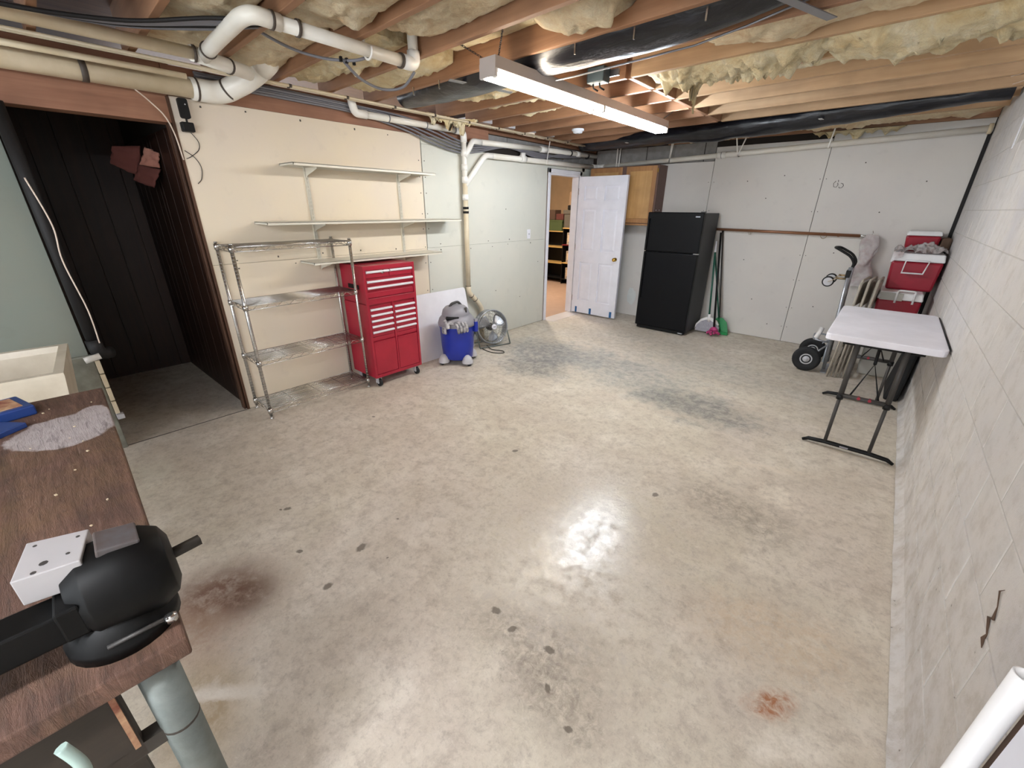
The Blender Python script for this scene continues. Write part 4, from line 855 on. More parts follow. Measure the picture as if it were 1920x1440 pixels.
# room beyond ----------------------------------------------------------------------
box(-7.5, XL-.1, 10.1, 10.2, 0, 2.5).build('wall_far_room_back', m_warmw, kind='structure')
box(-7.6, -7.5, 3.8, 10.2, 0, 2.5).build('wall_far_room_side', m_warmw, kind='structure')
box(XL-.1, XL+.0, YB+.2, 10.2, 0, 2.5).build('wall_far_room_right', m_warmw, kind='structure')
box(-7.6, XL-.1, 3.8, 3.9, 0, 2.5).build('wall_far_room_near', m_warmw, kind='structure')
box(-7.6, XL-.0, 3.8, 10.2, 2.5, 2.55).build('ceiling_far_room', m_white, kind='structure')
box(-7.5, XL-.06, 3.9, 10.1, .0, .003).build('floor_far_room', m_carpet, kind='structure')
cl_ = thing('ceiling_lamp', 'round ceiling lamp lighting the room beyond the door', 'lamp', (-5.3, 6.6, 2.4))
MB().lathe([(.16, -.07), (.17, -.02), (.17, 0)], (-5.3, 6.6, 2.50), n=24).build('lamp_globe', tubemat('lamp_globe_lit', (1, .86, .70, 1), 100), cl_)
def farshelf(x0, x1, y0, y1, lab, zs, cats):
    s_ = thing('shelf_unit', lab, 'shelf unit', ((x0+x1)/2, (y0+y1)/2, 0))
    box(x0, x1, y1-.02, y1, 0, zs[-1]).build('back_panel', m_black, s_)
    for x in (x0, x1-.02): box(x, x+.02, y0, y1, 0, zs[-1]).build('side_panel', m_black, s_)
    for i, z in enumerate(zs): box(x0-.005, x1+.005, y0-.01, y1, z-.02, z).build('shelf', cats[i], s_)
    return s_
farshelf(-6.35, -5.63, 8.3, 8.65, 'black shelf unit with pale shelves seen through the doorway, left part', (.12, .45, .80, 1.14), (m_black, m_shelfw, m_shelfw, m_shelfw))
farshelf(-5.60, -4.9, 8.2, 8.55, 'black shelf unit seen through the doorway beside the door jamb', (.12, .48, .87, 1.22), (m_black, m_shelfw, m_shelfr, m_shelfw))
for i, z in enumerate((.12, .48, .87)):
    b = thing('file_box', ('cream labelled file box on the lowest black shelf beyond the door', 'cream labelled file box on the middle black shelf beyond the door', 'cream labelled file box on the upper black shelf beyond the door')[i], 'box', (-5.43, 8.3, z), 'file boxes beyond the door')
    box(-5.50, -5.36, 8.22, 8.5, z, z+.25).build('box_shell', m_paper, b, bevel=.003); box(-5.47, -5.39, 8.217, 8.22, z+.06, z+.2).build('label_card', m_warmw, b)
b = thing('storage_carton', 'grey carton on top of the black shelf beyond the door', 'box', (-5.35, 8.4, 1.22)); box(-5.60, -5.1, 8.22, 8.5, 1.22, 1.50).build('carton_body', m_gb, b, bevel=.006); box(-5.62, -5.08, 8.2, 8.52, 1.50, 1.58).build('carton_lid', m_gb, b, bevel=.006)
b = thing('black_case', 'black bag shaped case on the grey carton beyond the door', 'case', (-5.35, 8.4, 1.58)); box(-5.55, -5.15, 8.25, 8.5, 1.58, 1.68).build('case_body', m_black, b, bevel=.02); tub(bend([(-5.45, 8.3, 1.68), (-5.43, 8.3, 1.72), (-5.3, 8.3, 1.72), (-5.28, 8.3, 1.68)], .02), .008, 6).build('case_handle', m_black, b)
b = thing('cardboard_box', 'open tan cardboard box topmost in the pile beyond the door', 'box', (-5.4, 8.6, 1.68)); 
box(-5.68, -5.2, 8.5, 8.8, 1.22, 1.95).build('box_wall', M('cardboard', '#a98c6f', .8), b, bevel=.004); box(-5.6, -5.42, 8.496, 8.5, 1.78, 1.90).build('label_card', m_white, b); box(-5.38, -5.25, 8.496, 8.5, 1.78, 1.86).build('label_card', m_white, b)
b = thing('green_crate', 'dark green crate on the left shelf beyond the door', 'crate', (-6.0, 8.45, 1.14)); box(-6.25, -5.72, 8.32, 8.6, 1.14, 1.36).build('crate_body', m_grnbox, b, bevel=.01); box(-6.27, -5.70, 8.31, 8.61, 1.34, 1.37).build('crate_rim', m_grnbox, b)
b = thing('brown_bundle', 'dark brown boxes piled behind the green crate beyond the door', 'box', (-6.1, 8.5, 1.37)); box(-6.25, -5.95, 8.36, 8.6, 1.37, 1.58).build('box_shell', m_dkbrown, b, bevel=.01); box(-5.95, -5.75, 8.4, 8.6, 1.37, 1.50).build('box_shell', m_kraft, b, bevel=.01)
# curtain at a window in the far room
cu = MB(); cu.grid(lambda u, v: (-7.47+.025*math.sin(u*26), 9.7+u*.5, 2.45-v*(.62+.1*u)), 30, 4); cu.build('window_curtain', m_cyanw, solid=.004, label='pale blue curtain glimpsed beyond the doorway', category='curtain')


# ---------------------------------------------------------------- wall cabinet
kc = thing('wall_cabinet', 'oak fronted wall cabinet hung on the back wall above the door and fridge', 'cabinet', (-3.2, 6.27, 1.40))
CX0, CX1, CY, CZ0, CZ1 = -3.74, -2.665, 6.14, 1.405, 2.175
box(CX0, CX1, CY, YB-.001, CZ0, CZ1).build('carcass', m_cabS, kc, bevel=.002)
for x0, x1 in ((-3.73, -3.205), (-3.14, -2.685)):
    d = MB(); a = .062; y0, y1 = CY-.02, CY-.001; d.box(x0, x0+a, y0, y1, CZ0+.02, CZ1-.01); d.box(x1-a, x1, y0, y1, CZ0+.02, CZ1-.01); d.box(x0+a, x1-a, y0, y1, CZ0+.02, CZ0+.02+a); d.box(x0+a, x1-a, y0, y1, CZ1-.01-a, CZ1-.01)
    d = d.build('cabinet_door', m_oak, kc, bevel=.004); box(x0+a-.004, x1-a+.004, y0+.007, y1, CZ0+.02+a-.004, CZ1-.006-a).build('door_panel', m_oakP, d)
box(CX0, CX1, CY-.024, CY, CZ0-.012, CZ0+.012).build('bottom_rail', m_oak, kc, bevel=.003)
for y in (6.2, 6.31): MB().cyl((CX1, y, 1.60), (CX1+.003, y, 1.60), .008, 8).build('hole_cap', m_white, kc)
box(CX1-.012, CX1-.002, CY-.022, CY-.014, 2.08, 2.13).build('hinge', m_brass, kc)

# ---------------------------------------------------------------- fridge
FX0, FX1, FY0, FY1, FH = -2.572, -1.843, 5.752, 6.36, 1.579
fg = thing('refrigerator', 'black two door refrigerator standing against the back wall', 'refrigerator', ((FX0+FX1)/2, (FY0+FY1)/2, 0))
box(FX0+.004, FX1-.004, FY0+.065, FY1, .03, FH-.008).build('cabinet_body', m_fside, fg, bevel=.006)
f1 = box(FX0, FX1, FY0, FY0+.06, 1.088, FH).build('freezer_door', m_blackG, fg, bevel=.012)
f2 = box(FX0, FX1, FY0, FY0+.06, .055, 1.080).build('fridge_door', m_blackG, fg, bevel=.012)
box(FX0+.02, FX1-.02, FY0+.03, FY0+.065, .012, .052).build('kick_grille', m_black, fg, bevel=.003)
MB().prism([(0, 0), (.03, 0), (.024, -.028), (.008, -.028)], 1.11, 1.50, lambda a, b, z: (FX0+.012+a, FY0+b, z)).build('door_handle', m_black, f1)
MB().prism([(0, 0), (.03, 0), (.024, -.028), (.008, -.028)], .45, 1.06, lambda a, b, z: (FX0+.012+a, FY0+b, z)).build('door_handle', m_black, f2)
box(FX1-.10, FX1-.045, FY0-.002, FY0, 1.522, 1.536).build('name_badge', m_alu, f1)
box(FX1-.06, FX1-.0, FY0+.01, FY0+.05, 1.0795, 1.0885).build('hinge', m_chrome, fg); box(FX0, FX0+.02, FY0+.01, FY0+.05, 1.0795, 1.0885).build('hinge', m_chrome, fg); box(FX1-.05, FX1-.0, FY0+.01, FY0+.06, FH, FH+.01).build('hinge', m_dgrey, fg)
box(FX1-.09, FX1-.03, FY0-.002, FY0+.002, .025, .04).build('name_badge', m_alu, fg)
for x in (FX0+.05, FX1-.05):
    for y in (FY0+.1, FY1-.06): MB().cyl((x, y, 0), (x, y, .03), .018, 12).build('foot', m_dgrey, fg)

# ---------------------------------------------------------------- brooms
def V(*a): return Vector(a)
bb = thing('broom', 'grey and white push broom with a dark green handle leaning right of the fridge', 'broom', (-1.68, 6.12, 0))
tub([(-1.665, 6.14, .20), (-1.80, 6.30, 1.15)], .012, 10).build('handle', m_teal, bb); tub([(-1.79, 6.288, 1.08), (-1.805, 6.306, 1.22)], .0135, 10).build('grip', m_white, bb)
MB().prism([(-.155, .0), (-.15, .08), (-.10, .15), (-.02, .19), (.03, .19), (.10, .15), (.15, .08), (.155, 0)][::-1], -.02, .02, lambda a, z, t: (-1.665+a, 6.13+t+z*.12, z+.028)).build('bristles', m_bristle, bb)
MB().prism([(-.165, .02), (-.155, .09), (-.10, .165), (-.03, .20), (.03, .20), (.10, .165), (.14, .11), (.10, .13), (.02, .165), (-.03, .165), (-.09, .135), (-.14, .08)], -.024, .024, lambda a, z, t: (-1.665+a, 6.128+t+z*.12, z+.03)).build('broom_cap', m_wplas, bb)
tub([(-1.66, 6.135, .17), (-1.672, 6.15, .27)], .022, 12).build('socket', m_wplas, bb)
dp = thing('dustpan', 'green long handled dustpan leaning behind the broom', 'dustpan', (-1.52, 6.25, 0))
dpm = MB(); dpm.prism([(-.12, .0), (.14, .0), (.085, .16), (.02, .21), (-.05, .21), (-.09, .16)], -.006, .006, lambda a, z, t: (-1.545+a, 6.235+t+z*.25, z+.004)); dpm.build('pan', m_green2, dp)
MB().prism([(-.145, 0), (.135, 0), (.132, .035), (-.142, .035)], -.035, -.005, lambda a, z, t: (-1.545+a, 6.235+t, z+.004)).build('lip', m_green2, dp); tub([(-1.57, 6.285, .18), (-1.80, 6.34, 1.05)], .010, 10).build('handle', m_teal, dp)
mo = thing('duster_mop', 'magenta chenille mop on a black pole standing by the dustpan', 'mop', (-1.555, 6.06, 0))
tub([(-1.56, 6.065, .12), (-1.775, 6.33, 1.33)], .013, 10).build('handle', m_black, mo)
mp_ = MB().lathe([(.0, .13), (.03, .12), (.055, .09)], (-1.557, 6.06, 0), n=14, cap=False)
for i in range(90):
    a = random.uniform(0, 2*PI); r = random.uniform(.0, .085)*1.0; zt = .02+.055*(1-(r/.095)**2)
    c = V(-1.557+math.cos(a)*r, 6.06+math.sin(a)*r*.75, zt); mp_.lathe([(0, -.017), (.010, -.010), (.013, 0), (.010, .010), (0, .017)], c, (math.cos(a)*.6+.01, math.sin(a)*.6, 1), 6, cap=False)
mp_.build('mop_head', m_pink, mo)
po = thing('metal_pole', 'plain grey pole leaning upright beside the brooms', 'pole', (-1.60, 6.38, 0)); tub([(-1.56, 6.36, .0), (-1.77, 6.39, 1.34)], .009, 10).build('shaft', m_dgrey, po); MB().cyl((-1.77, 6.39, 1.33), (-1.775, 6.391, 1.37), .013, 10).build('grip', m_black, po)

# ---------------------------------------------------------------- closet rod with hooks
ro = thing('closet_rod', 'brown wooden clothes rod fixed along the back wall', 'rod', (-1.0, 6.38, 1.36))
tub([(-1.95, 6.375, 1.372), (-.30, 6.375, 1.352)], .017, 14).build('rod', m_copper, ro); tub([(-.32, 6.375, 1.352), (-.20, 6.385, 1.35)], .012, 10).build('metal_end', m_chrome, ro)
for x in (-1.9, -.5): MB().bar((x, 6.375, 1.362-.02), (x, YB, 1.34), .02, .02).build('bracket', m_copper, ro)
def hook(x, lab, two):
    h = thing('wire_ring', lab, 'ring', (x, 6.36, 1.32))
    for i in range(two):
        c = V(x+.015*i, 6.375, 1.365-.012 if two > 1 else 1.34); h_ = tub([c+V(.028*math.cos(t)*(.4 if two > 1 else 1), .01*math.cos(t), .034*math.sin(t)) for t in [2*PI*k/18 for k in range(18)]], .003, 5, closed=True).build('ring_loop', m_gold if two == 1 else m_beige, h)
hook(-1.44, 'pair of thin wire rings on the clothes rod near the fridge', 2); hook(-.64, 'single brass curtain ring on the clothes rod near its right end', 1)
# garment bag of clear plastic
gb = thing('garment_bag', 'crumpled clear plastic garment bag hanging from the rod end', 'bag', (-.19, 6.33, .78))
def GP(u, v):
    wv = .05+.06*v+.02*math.sin(v*9); a = 2*PI*u; nn = noise.fractal((u*5, v*5, 2), 1, 2, 4)
    return V(-.195+.01*v+math.cos(a)*(wv+.02*nn), 6.335+math.sin(a)*(.028+.015*nn), 1.37-.56*v)
g = MB(); g.grid(GP, 36, 40); g.build('plastic_film', m_bplas, gb)
tub([(-.20, 6.345, 1.41), (-.19, 6.345, 1.385), (-.20, 6.34, 1.36)], .003, 6).build('hanger_hook', m_chrome, gb)

# ---------------------------------------------------------------- hand truck
HX = -.245
ht = thing('hand_truck', 'silver convertible hand truck with black tyres by the back wall', 'hand truck', (HX, 5.55, 0))
yA, yB_ = 5.40, 5.72
for y in (yA, yB_): tub([(HX+.03, y, .04), (HX-.005, y, 1.10)], .016, 12).build('rail', m_alu, ht)
for z in (.12, .35, .60, .85, 1.02): tub([(HX+.03-.033*z, yA, z), (HX+.03-.033*z, yB_, z)], .011, 10).build('crossbar', m_alu, ht)
box(HX+.015-.02, HX+.015, yA+.03, yB_-.03, .10, 1.08).build('centre_strap', m_alu, ht)
box(HX+.01, HX+.06, yA-.03, yB_+.03, .002, .008).build('toe_plate', m_alu, ht)
wc = (HX-.14, .132)
for y in (yA-.06, yB_+.06):
    t = MB(); n = 28; prof = [(.055, -.02), (.075, -.03), (.11, -.036), (.128, -.025), (.132, 0), (.128, .025), (.11, .036), (.075, .03), (.055, .02)]
    t.lathe(prof, (wc[0], y, wc[1]), (0, 1, 0), 32); t = t.build('wheel', m_rubber, ht)
    MB().lathe([(.058, -.022), (.05, -.028), (.045, -.018), (.02, -.022), (.016, -.04), (.0, -.04)], (wc[0], y, wc[1]), (0, 1, 0), 24, cap=False).build('wheel_hub', m_lgrey, t)
    tub([(wc[0], y, wc[1]), (HX, y+(.04 if y < 5.5 else -.04), .30)], .009, 8).build('axle_brace', m_alu, ht)
tub([(wc[0], yA-.08, wc[1]), (wc[0], yB_+.08, wc[1])], .010, 10).build('axle', m_chrome, ht)
tub(bend([(HX+.01, yA, .33), (HX-.13, yA, .34), (HX-.15, 5.56, .36), (HX-.13, yB_, .34), (HX+.01, yB_, .33)], .05), .009, 8).build('fender_bar', m_alu, ht); tub([(HX-.12, 5.44, .33), (HX-.09, 5.50, .45)], .024, 12).build('stair_glide', m_wplas, ht)
for y in (yA+.02, yB_-.02):
    tub([(HX, y, .985), (HX-.10, y, .985)], .011, 8).build('caster_arm', m_gold, ht)
    c = MB().lathe([(.018, -.014), (.045, -.016), (.052, -.010), (.052, .010), (.045, .016), (.018, .014)], (HX-.155, y, .945), (0, 1, 0), 24).build('caster', m_rubber, ht); MB().lathe([(.04, -.0175), (.02, -.02), (0, -.02)], (HX-.155, y, .945), (0, 1, 0), 20, cap=False).build('caster_hub', m_lgrey, c)
    MB().bar((HX-.09, y-.02, .985), (HX-.155, y-.02, .945), .004, .03, (0, 1, 0)).build('caster_fork', m_gold, c)
box(HX-.03, HX+.01, yA-.02, yB_+.02, 1.0, 1.07).build('handle_clamp', m_black, ht, bevel=.006)
tub(bend([(HX-.005, yA+.02, 1.07), (HX+.015, yA+.02, 1.13), (HX-.03, yA+.02, 1.20), (HX-.15, yA+.02, 1.265), (HX-.19, 5.56, 1.27), (HX-.15, yB_-.02, 1.265), (HX-.03, yB_-.02, 1.20), (HX+.015, yB_-.02, 1.13), (HX-.005, yB_-.02, 1.07)], .05), .012, 12).build('loop_handle', m_black, ht)

# ---------------------------------------------------------------- folding chairs (folded)
LBL = ['folded beige metal chair right behind the hand truck', 'folded beige metal chair, second behind the hand truck', 'folded beige metal chair nearest the coolers']
def fchair():
    t = thing('folding_chair', LBL[0], 'chair', (0, 0, 0), 'folded metal chairs leaning in the back corner')
    for y in (0, .40):
        tub(bend([(0, y, 0), (.008, y, .5), (.01, y, .98)], .03), .011, 8).build('leg', m_beige, t, local=True); tub([(.028, y+.03*(1 if y == 0 else -1), .005), (.026, y+.03*(1 if y == 0 else -1), .62)], .010, 8).build('leg', m_beige, t, local=True)
    MB().prism(rrect(.36, .22, .05), 0, .012, lambda a, b, c: (.004+c, .20+a, .86+b)).build('backrest', m_beige, t, local=True)
    MB().prism(rrect(.33, .36, .05), 0, .022, lambda a, b, c: (.016+c, .20+a, .50+b)).build('seat', m_beige, t, local=True)
    tub(bend([(.01, 0, .94), (.01, .02, 1.0), (.01, .38, 1.0), (.01, .40, .94)], .05), .011, 8).build('top_rail', m_beige, t, local=True); tub([(.0, 0, .14), (.0, .4, .14)], .008, 8).build('crossbar', m_beige, t, local=True); tub([(.028, .03, .10), (.028, .37, .10)], .008, 8).build('crossbar', m_beige, t, local=True)
    return t
def copy_tree(o, label):
    r = o.copy(); C.objects.link(r); r['label'] = label
    for ch_ in o.children:
        c = ch_.copy(); C.objects.link(c); c.parent = r
    return r
c0 = fchair(); c0.location = (-.165, 5.28, 0); c0.rotation_euler = (0, .03, -.12)
for i, (x, y) in enumerate(((-.10, 5.30), (-.035, 5.33))):
    c = copy_tree(c0, LBL[i+1]); c.location = (x, y, 0); c.rotation_euler = (0, .02, -.10+.03*i)

# ---------------------------------------------------------------- coolers in the corner
tb = thing('storage_tote', 'pale grey storage tote under the stack of red coolers', 'storage box', (.23, 5.95, 0))
box(.06, .42, 5.62, 6.30, 0, .44).build('tote_body', m_tote, tb, bevel=.015); box(.05, .43, 5.61, 6.31, .44, .48).build('tote_lid', m_tote, tb, bevel=.01)
def cooler(name, x0, x1, y0, y1, z0, z1, lid, lab, hand):
    t = thing(name, lab, 'cooler', ((x0+x1)/2, (y0+y1)/2, z0), 'stacked red coolers'); g = .02
    MB().hexa([(x0+g, y0+g, z0), (x1-g, y0+g, z0), (x1-g, y1-g, z0), (x0+g, y1-g, z0)], [(x0+.004, y0+.004, z1-lid), (x1-.004, y0+.004, z1-lid), (x1-.004, y1-.004, z1-lid), (x0+.004, y1-.004, z1-lid)]).build('body', m_redD, t, bevel=.02)
    MB().hexa([(x0, y0, z1-lid), (x1, y0, z1-lid), (x1, y1, z1-lid), (x0, y1, z1-lid)], [(x0+.012, y0+.012, z1), (x1-.012, y0+.012, z1), (x1-.012, y1-.012, z1), (x0+.012, y1-.012, z1)]).build('lid', m_lid, t, bevel=.012)
    xm = (x0+x1)/2
    if hand == 'loop': tub([(xm-.085, y0-.012, z1-lid+.01), (xm+.085, y0-.012, z1-lid+.01), (xm+.065, y0-.03, z1-lid-.105), (xm-.09, y0-.03, z1-lid-.105)], .010, 6, closed=True).build('handle', m_lid, t)
    if hand == 'arch':
        tub(bend([(xm-.03, y0-.012, z1-.10), (xm-.03, y0-.012, z1+.02), (xm+.10, y0-.012, z1+.02), (xm+.10, y0-.012, z1-.10)], .02), .009, 8).build('handle', m_lid, t); box(x0+.02, xm+.02, y0-.006, y0+.004, z1-lid-.005, z1-.01).build('side_clasp', m_tote, t)
    return t
cooler('cooler', .02, .365, 5.56, 6.0, .48, .885, .075, 'small red cooler with white lid, lowest of the stack', 'arch')
cooler('cooler', .035, .425, 5.74, 6.32, .885, 1.235, .075, 'big red cooler with white lid and loop handle, middle of the stack', 'loop')
cooler('cooler', .085, .36, 6.08, 6.36, 1.235, 1.43, .045, 'small red cooler with white lid, topmost of the stack', None)
box(.36, .44, 6.1, 6.3, 1.24, 1.37).build('brown_pouch', m_dkbrown, bevel=.02, label='dark brown pouch wedged between the top cooler and the block wall', category='pouch')
pb = MB(); pb.grid(lambda u, v: V(.03+.39*u, 5.735+.33*v, 1.243+.07*abs(noise.fractal((u*5, v*5, 4), 1, 2, 4))+.05*math.sin(PI*u)*math.sin(PI*v)*(.5+u)), 40, 24)
pb.grid(lambda u, v: V(.03+.08*u, 5.733-.008*v-.004, 1.245-.10*v*(1-.6*u)+.01*noise.noise((u*9, v*9, 1))), 10, 8)
pb.build('plastic_bag', m_bplas, label='crumpled clear plastic bag lying on the big red cooler', category='plastic bag')

# ---------------------------------------------------------------- folding table
ft = thing('folding_table', 'white plastic folding table on black legs against the block wall', 'table', (.13, 4.12, 0))
tx0, tx1, ty0, ty1, tz = -.185, .432, 3.53, 4.75, .838
tt = MB().prism(rrect(tx1-tx0, ty1-ty0, .045), tz-.045, tz, lambda a, b, c: ((tx0+tx1)/2+a, (ty0+ty1)/2+b, c)); tt.build('tabletop', m_table, ft, bevel=.006)
for s, yy in ((1, 3.56), (-1, 4.70)):
    ly = yy+.0
    leg = MB(); leg.tube([(-.135, ly, .008), (-.10, ly, .028), (.0, ly, .036), (.26, ly, .036), (.36, ly, .028), (.395, ly, .008)], [.010, .015, .016, .016, .015, .010], 10); leg.build('foot_bar', m_black, ft)
    for x in (.0, .255):
        tub([(x, ly, .036), (x, ly, .44)], .0115, 10).build('lower_leg', m_dgrey, ft); tub([(x, ly, .40), (x, ly+.015*s, tz-.045)], .0165, 10).build('upper_leg', m_dgrey, ft); MB().cyl((x, ly, .385), (x, ly, .42), .021, 12).build('leg_collar', m_black, ft)
    tub([(0, ly, .415), (.255, ly, .415)], .016, 10).build('crossbar', m_dgrey, ft); tub([(-.08, ly+.02*s, tz-.055), (.34, ly+.02*s, tz-.055)], .013, 8).build('top_bar', m_black, ft)
    for x in (.10, .16): MB().cyl((x, ly-.018, .42), (x, ly+.018, .42), .010, 8).build('lock_button', m_red, ft)
    box(.09, .14, ly-.017, ly-.0165, .03, .042).build('grip_label', m_grey, ft)
    tub([(.05, ly+.02*s, .42), (.127, ly+.20*s, .62), (.205, ly+.02*s, .42)], .006, 6).build('wire_brace', m_black, ft); tub([(.127, ly+.20*s, .62), (.127, ly+.42*s, tz-.05)], .010, 8).build('brace_arm', m_black, ft)
# dark edge strip at the wall side of the table
tub([(tx1+.002, 3.56, tz-.002), (tx1+.002, 4.68, tz-.002)], .004, 6).build('edge_trim', m_black, ft)
cb = thing('carry_bag', 'black narrow bag leaning on the block wall behind the table', 'bag', (.40, 5.0, 0))
MB().hexa([(.30, 4.92, 0), (.405, 4.92, 0), (.405, 5.42, 0), (.30, 5.42, 0)], [(.375, 4.92, .62), (.435, 4.92, .62), (.435, 5.40, .62), (.375, 5.40, .62)]).build('bag_body', m_bagb, cb, bevel=.02)
tub(spl([(.38, 4.98, .60), (.37, 4.95, .68), (.39, 5.0, .72), (.39, 5.1, .68), (.39, 5.12, .61)]), .008, 6).build('bag_strap', m_bagb, cb)

# ---------------------------------------------------------------- window in the right wall
wn = thing_dummy = box(XR+.005, XR+.03, 3.96, 4.66, 2.01, 2.06).build('window_1', m_white, kind='structure')
box(XR-.004, XR+.03, 4.63, 4.66, 2.01, 2.43).build('window_frame', m_white, wn); box(XR-.004, XR+.03, 3.96, 3.99, 2.01, 2.43).build('window_frame', m_white, wn)
box(XR+.10, XR+.12, 3.96, 4.66, 2.0, 2.44).build('window_panel', m_insK, wn); box(XR+.03, XR+.10, 3.96, 4.66, 2.03, 2.06).build('window_sill', m_pvcO, wn)

# ---------------------------------------------------------------- closet bits, left edge
ph = thing('hanging_insulation', 'torn pinkish insulation facing hanging inside the dark closet', 'insulation', (-4.5, .9, 1.75))
def quad(pts, nm, m, th=.012):
    g = MB(); a, b, c, d = [V(*p) for p in pts]; g.grid(lambda u, v: a.lerp(b, u).lerp(d.lerp(c, u), v)+V(.02*noise.noise((u*4, v*4, 1)), .02*noise.noise((u*4, v*4, 9)), 0), 8, 8); return g.build(nm, m, ph, solid=th)
quad([(-4.5, .92, 2.02), (-4.42, 1.0-.03, 1.98), (-4.45, .96, 1.88), (-4.55, .86, 1.90)], 'torn_strip', m_pinkI)
quad([(-4.56, .86, 1.90), (-4.45, .96, 1.87), (-4.5, .90, 1.74), (-4.58, .80, 1.79)], 'torn_strip', m_kraft)
quad([(-4.62, .74, 2.02), (-4.56, .90, 2.03), (-4.58, .84, 1.82), (-4.62, .70, 1.90)], 'facing_sheet', m_kraft)
bp_ = thing('black_pipe', 'black drain pipe standing at the edge of the grey green wall', 'pipe', (-3.79, .20, .7))
tub([(-3.79, .195, .74), (-3.79, .19, 1.6), (-3.79, .185, 2.12)], .032, 14).build('pipe_body', m_cabD, bp_); tub(bend([(-3.79, .195, .80), (-3.79, .20, .70), (-3.84, .26, .69)], .04), .040, 14).build('pipe_elbow', m_cabD, bp_)
tub(spl([(-3.75, .22, .78), (-3.752, .225, 1.0), (-3.752, .20, 1.3), (-3.752, .215, 1.5), (-3.755, .18, 1.75)]), .004, 6).build('pale_wire', m_cordw, bp_)
tub([(-3.74, .12, .685), (-3.74, .20, .70)], .020, 12).build('pipe_stub', m_pvcC, label='short white pipe stub at the foot of the black pipe', category='pipe')
ps = thing('wall_strip', 'segmented white strip fixed to the end of the low grey ledge', 'strip', (-3.79, .18, .25))
for i in range(4): box(-3.805, -3.78, .166, .190, .27+.1*i, .362+.1*i).build('segment', m_pvcO, ps, bevel=.003)
box(-3.81, -3.755, .166, .205, .235, .268).build('strip_foot', m_lgrey, ps, bevel=.003)

# ---------------------------------------------------------------- laundry sink
sk = thing('laundry_sink', 'white plastic laundry sink beyond the workbench at the left edge', 'sink', (-3.02, -.30, 0), rz=.0)
rz = math.radians(6); ca_, sa_ = math.cos(rz), math.sin(rz); piv = V(-3.34, .07, 0)
def SP(a, b, z): return V(piv.x+a*ca_+b*sa_*1.0, piv.y-a*sa_+b*ca_, z)    # a: towards camera (+x), b: -y is left
sl = MB()
def ringp(a0, a1, b0, b1, z): return [SP(a0, b0, z), SP(a1, b0, z), SP(a1, b1, z), SP(a0, b1, z)]
rs_ = [ringp(.05, .57, -.05, -.57, .50), ringp(.0, .61, 0, -.62, .885), ringp(.0, .61, 0, -.62, .90), ringp(.035, .575, -.035, -.585, .90), ringp(.045, .565, -.045, -.575, .87), ringp(.09, .52, -.09, -.53, .56)]
for i in range(5):
    for k in range(4): sl.add([rs_[i][k], rs_[i][(k+1) % 4], rs_[i+1][(k+1) % 4], rs_[i+1][k]], [(0, 1, 2, 3)])
sl.add(rs_[5], [(0, 1, 2, 3)]); sl.add(rs_[0], [(3, 2, 1, 0)]); sl.build('basin', m_sink, sk, bevel=.006)
for a in (.07, .55):
    for b in (-.07, -.55): p = SP(a, b, 0); box(p.x-.02, p.x+.02, p.y-.02, p.y+.02, 0, .50).build('leg', m_wplas, sk)

# ---------------------------------------------------------------- workbench with vise
wk = thing('workbench', 'heavy worn brown workbench in the left foreground', 'workbench', (-1.7, -.3, 0))
BZ = .85; th = math.atan2(.09, 1.71)
def BW(a, b, z): return V(-.829-a*math.cos(th)+b*math.sin(th)*1.0, .011+a*math.sin(th)+b*math.cos(th), z)   # a along bench away, b towards +y
for i, (b0_, b1_) in enumerate(((-.40, 0), (-.715, -.403))):
    nu = 40; g = MB()
    g.hexa([BW(0, b0_, BZ-.045), BW(1.72, b0_, BZ-.045), BW(1.72, b1_, BZ-.045), BW(0, b1_, BZ-.045)][::-1], [BW(0, b0_, BZ), BW(1.72, b0_, BZ), BW(1.72, b1_, BZ), BW(0, b1_, BZ)][::-1])
    g.build('plank', m_bench, wk, bevel=.005)
MB().hexa([BW(.03, -.70, .60), BW(.06, -.70, .60), BW(.06, -.118, .60), BW(.03, -.118, .60)][::-1], [BW(.03, -.70, .803), BW(.06, -.70, .803), BW(.06, -.118, .803), BW(.03, -.118, .803)][::-1]).build('end_apron', m_benchd, wk)
MB().hexa([BW(.03, -.118, .782), BW(.06, -.118, .782), BW(.06, -.01, .782), BW(.03, -.01, .782)][::-1], [BW(.03, -.118, .803), BW(.06, -.118, .803), BW(.06, -.01, .803), BW(.03, -.01, .803)][::-1]).build('end_rail', m_benchd, wk)
MB().hexa([BW(.05, -.70, .10), BW(.07, -.70, .10), BW(.07, -.128, .10), BW(.05, -.128, .10)][::-1], [BW(.05, -.70, .62), BW(.07, -.70, .62), BW(.07, -.128, .62), BW(.05, -.128, .62)][::-1]).build('end_panel', m_benchd, wk)
MB().hexa([BW(.06, -.05, .74), BW(1.68, -.05, .74), BW(1.68, -.03, .74), BW(.06, -.03, .74)][::-1], [BW(.06, -.05, .804), BW(1.68, -.05, .804), BW(1.68, -.03, .804), BW(.06, -.03, .804)][::-1]).build('side_rail', m_benchd, wk)
p = BW(.045, -.058, 0); tub([p, V(p.x, p.y, BZ-.046)], .033, 22).build('leg', m_steel, wk); ring(V(p.x, p.y, .62), (0, 0, 1), .0335, wk, .006, m_benchd)
p2 = BW(1.64, -.07, 0); tub([p2, V(p2.x, p2.y, BZ-.046)], .033, 16).build('leg', m_steel, wk)
for a in (.05, 1.64): q_ = BW(a, -.64, 0); tub([q_, V(q_.x, q_.y, BZ-.046)], .033, 16).build('leg', m_steel, wk)
MB().bar(BW(.045, -.05, .615), BW(.045, -.70, .615), .03, .035).build('brace_bar', m_rod, wk)
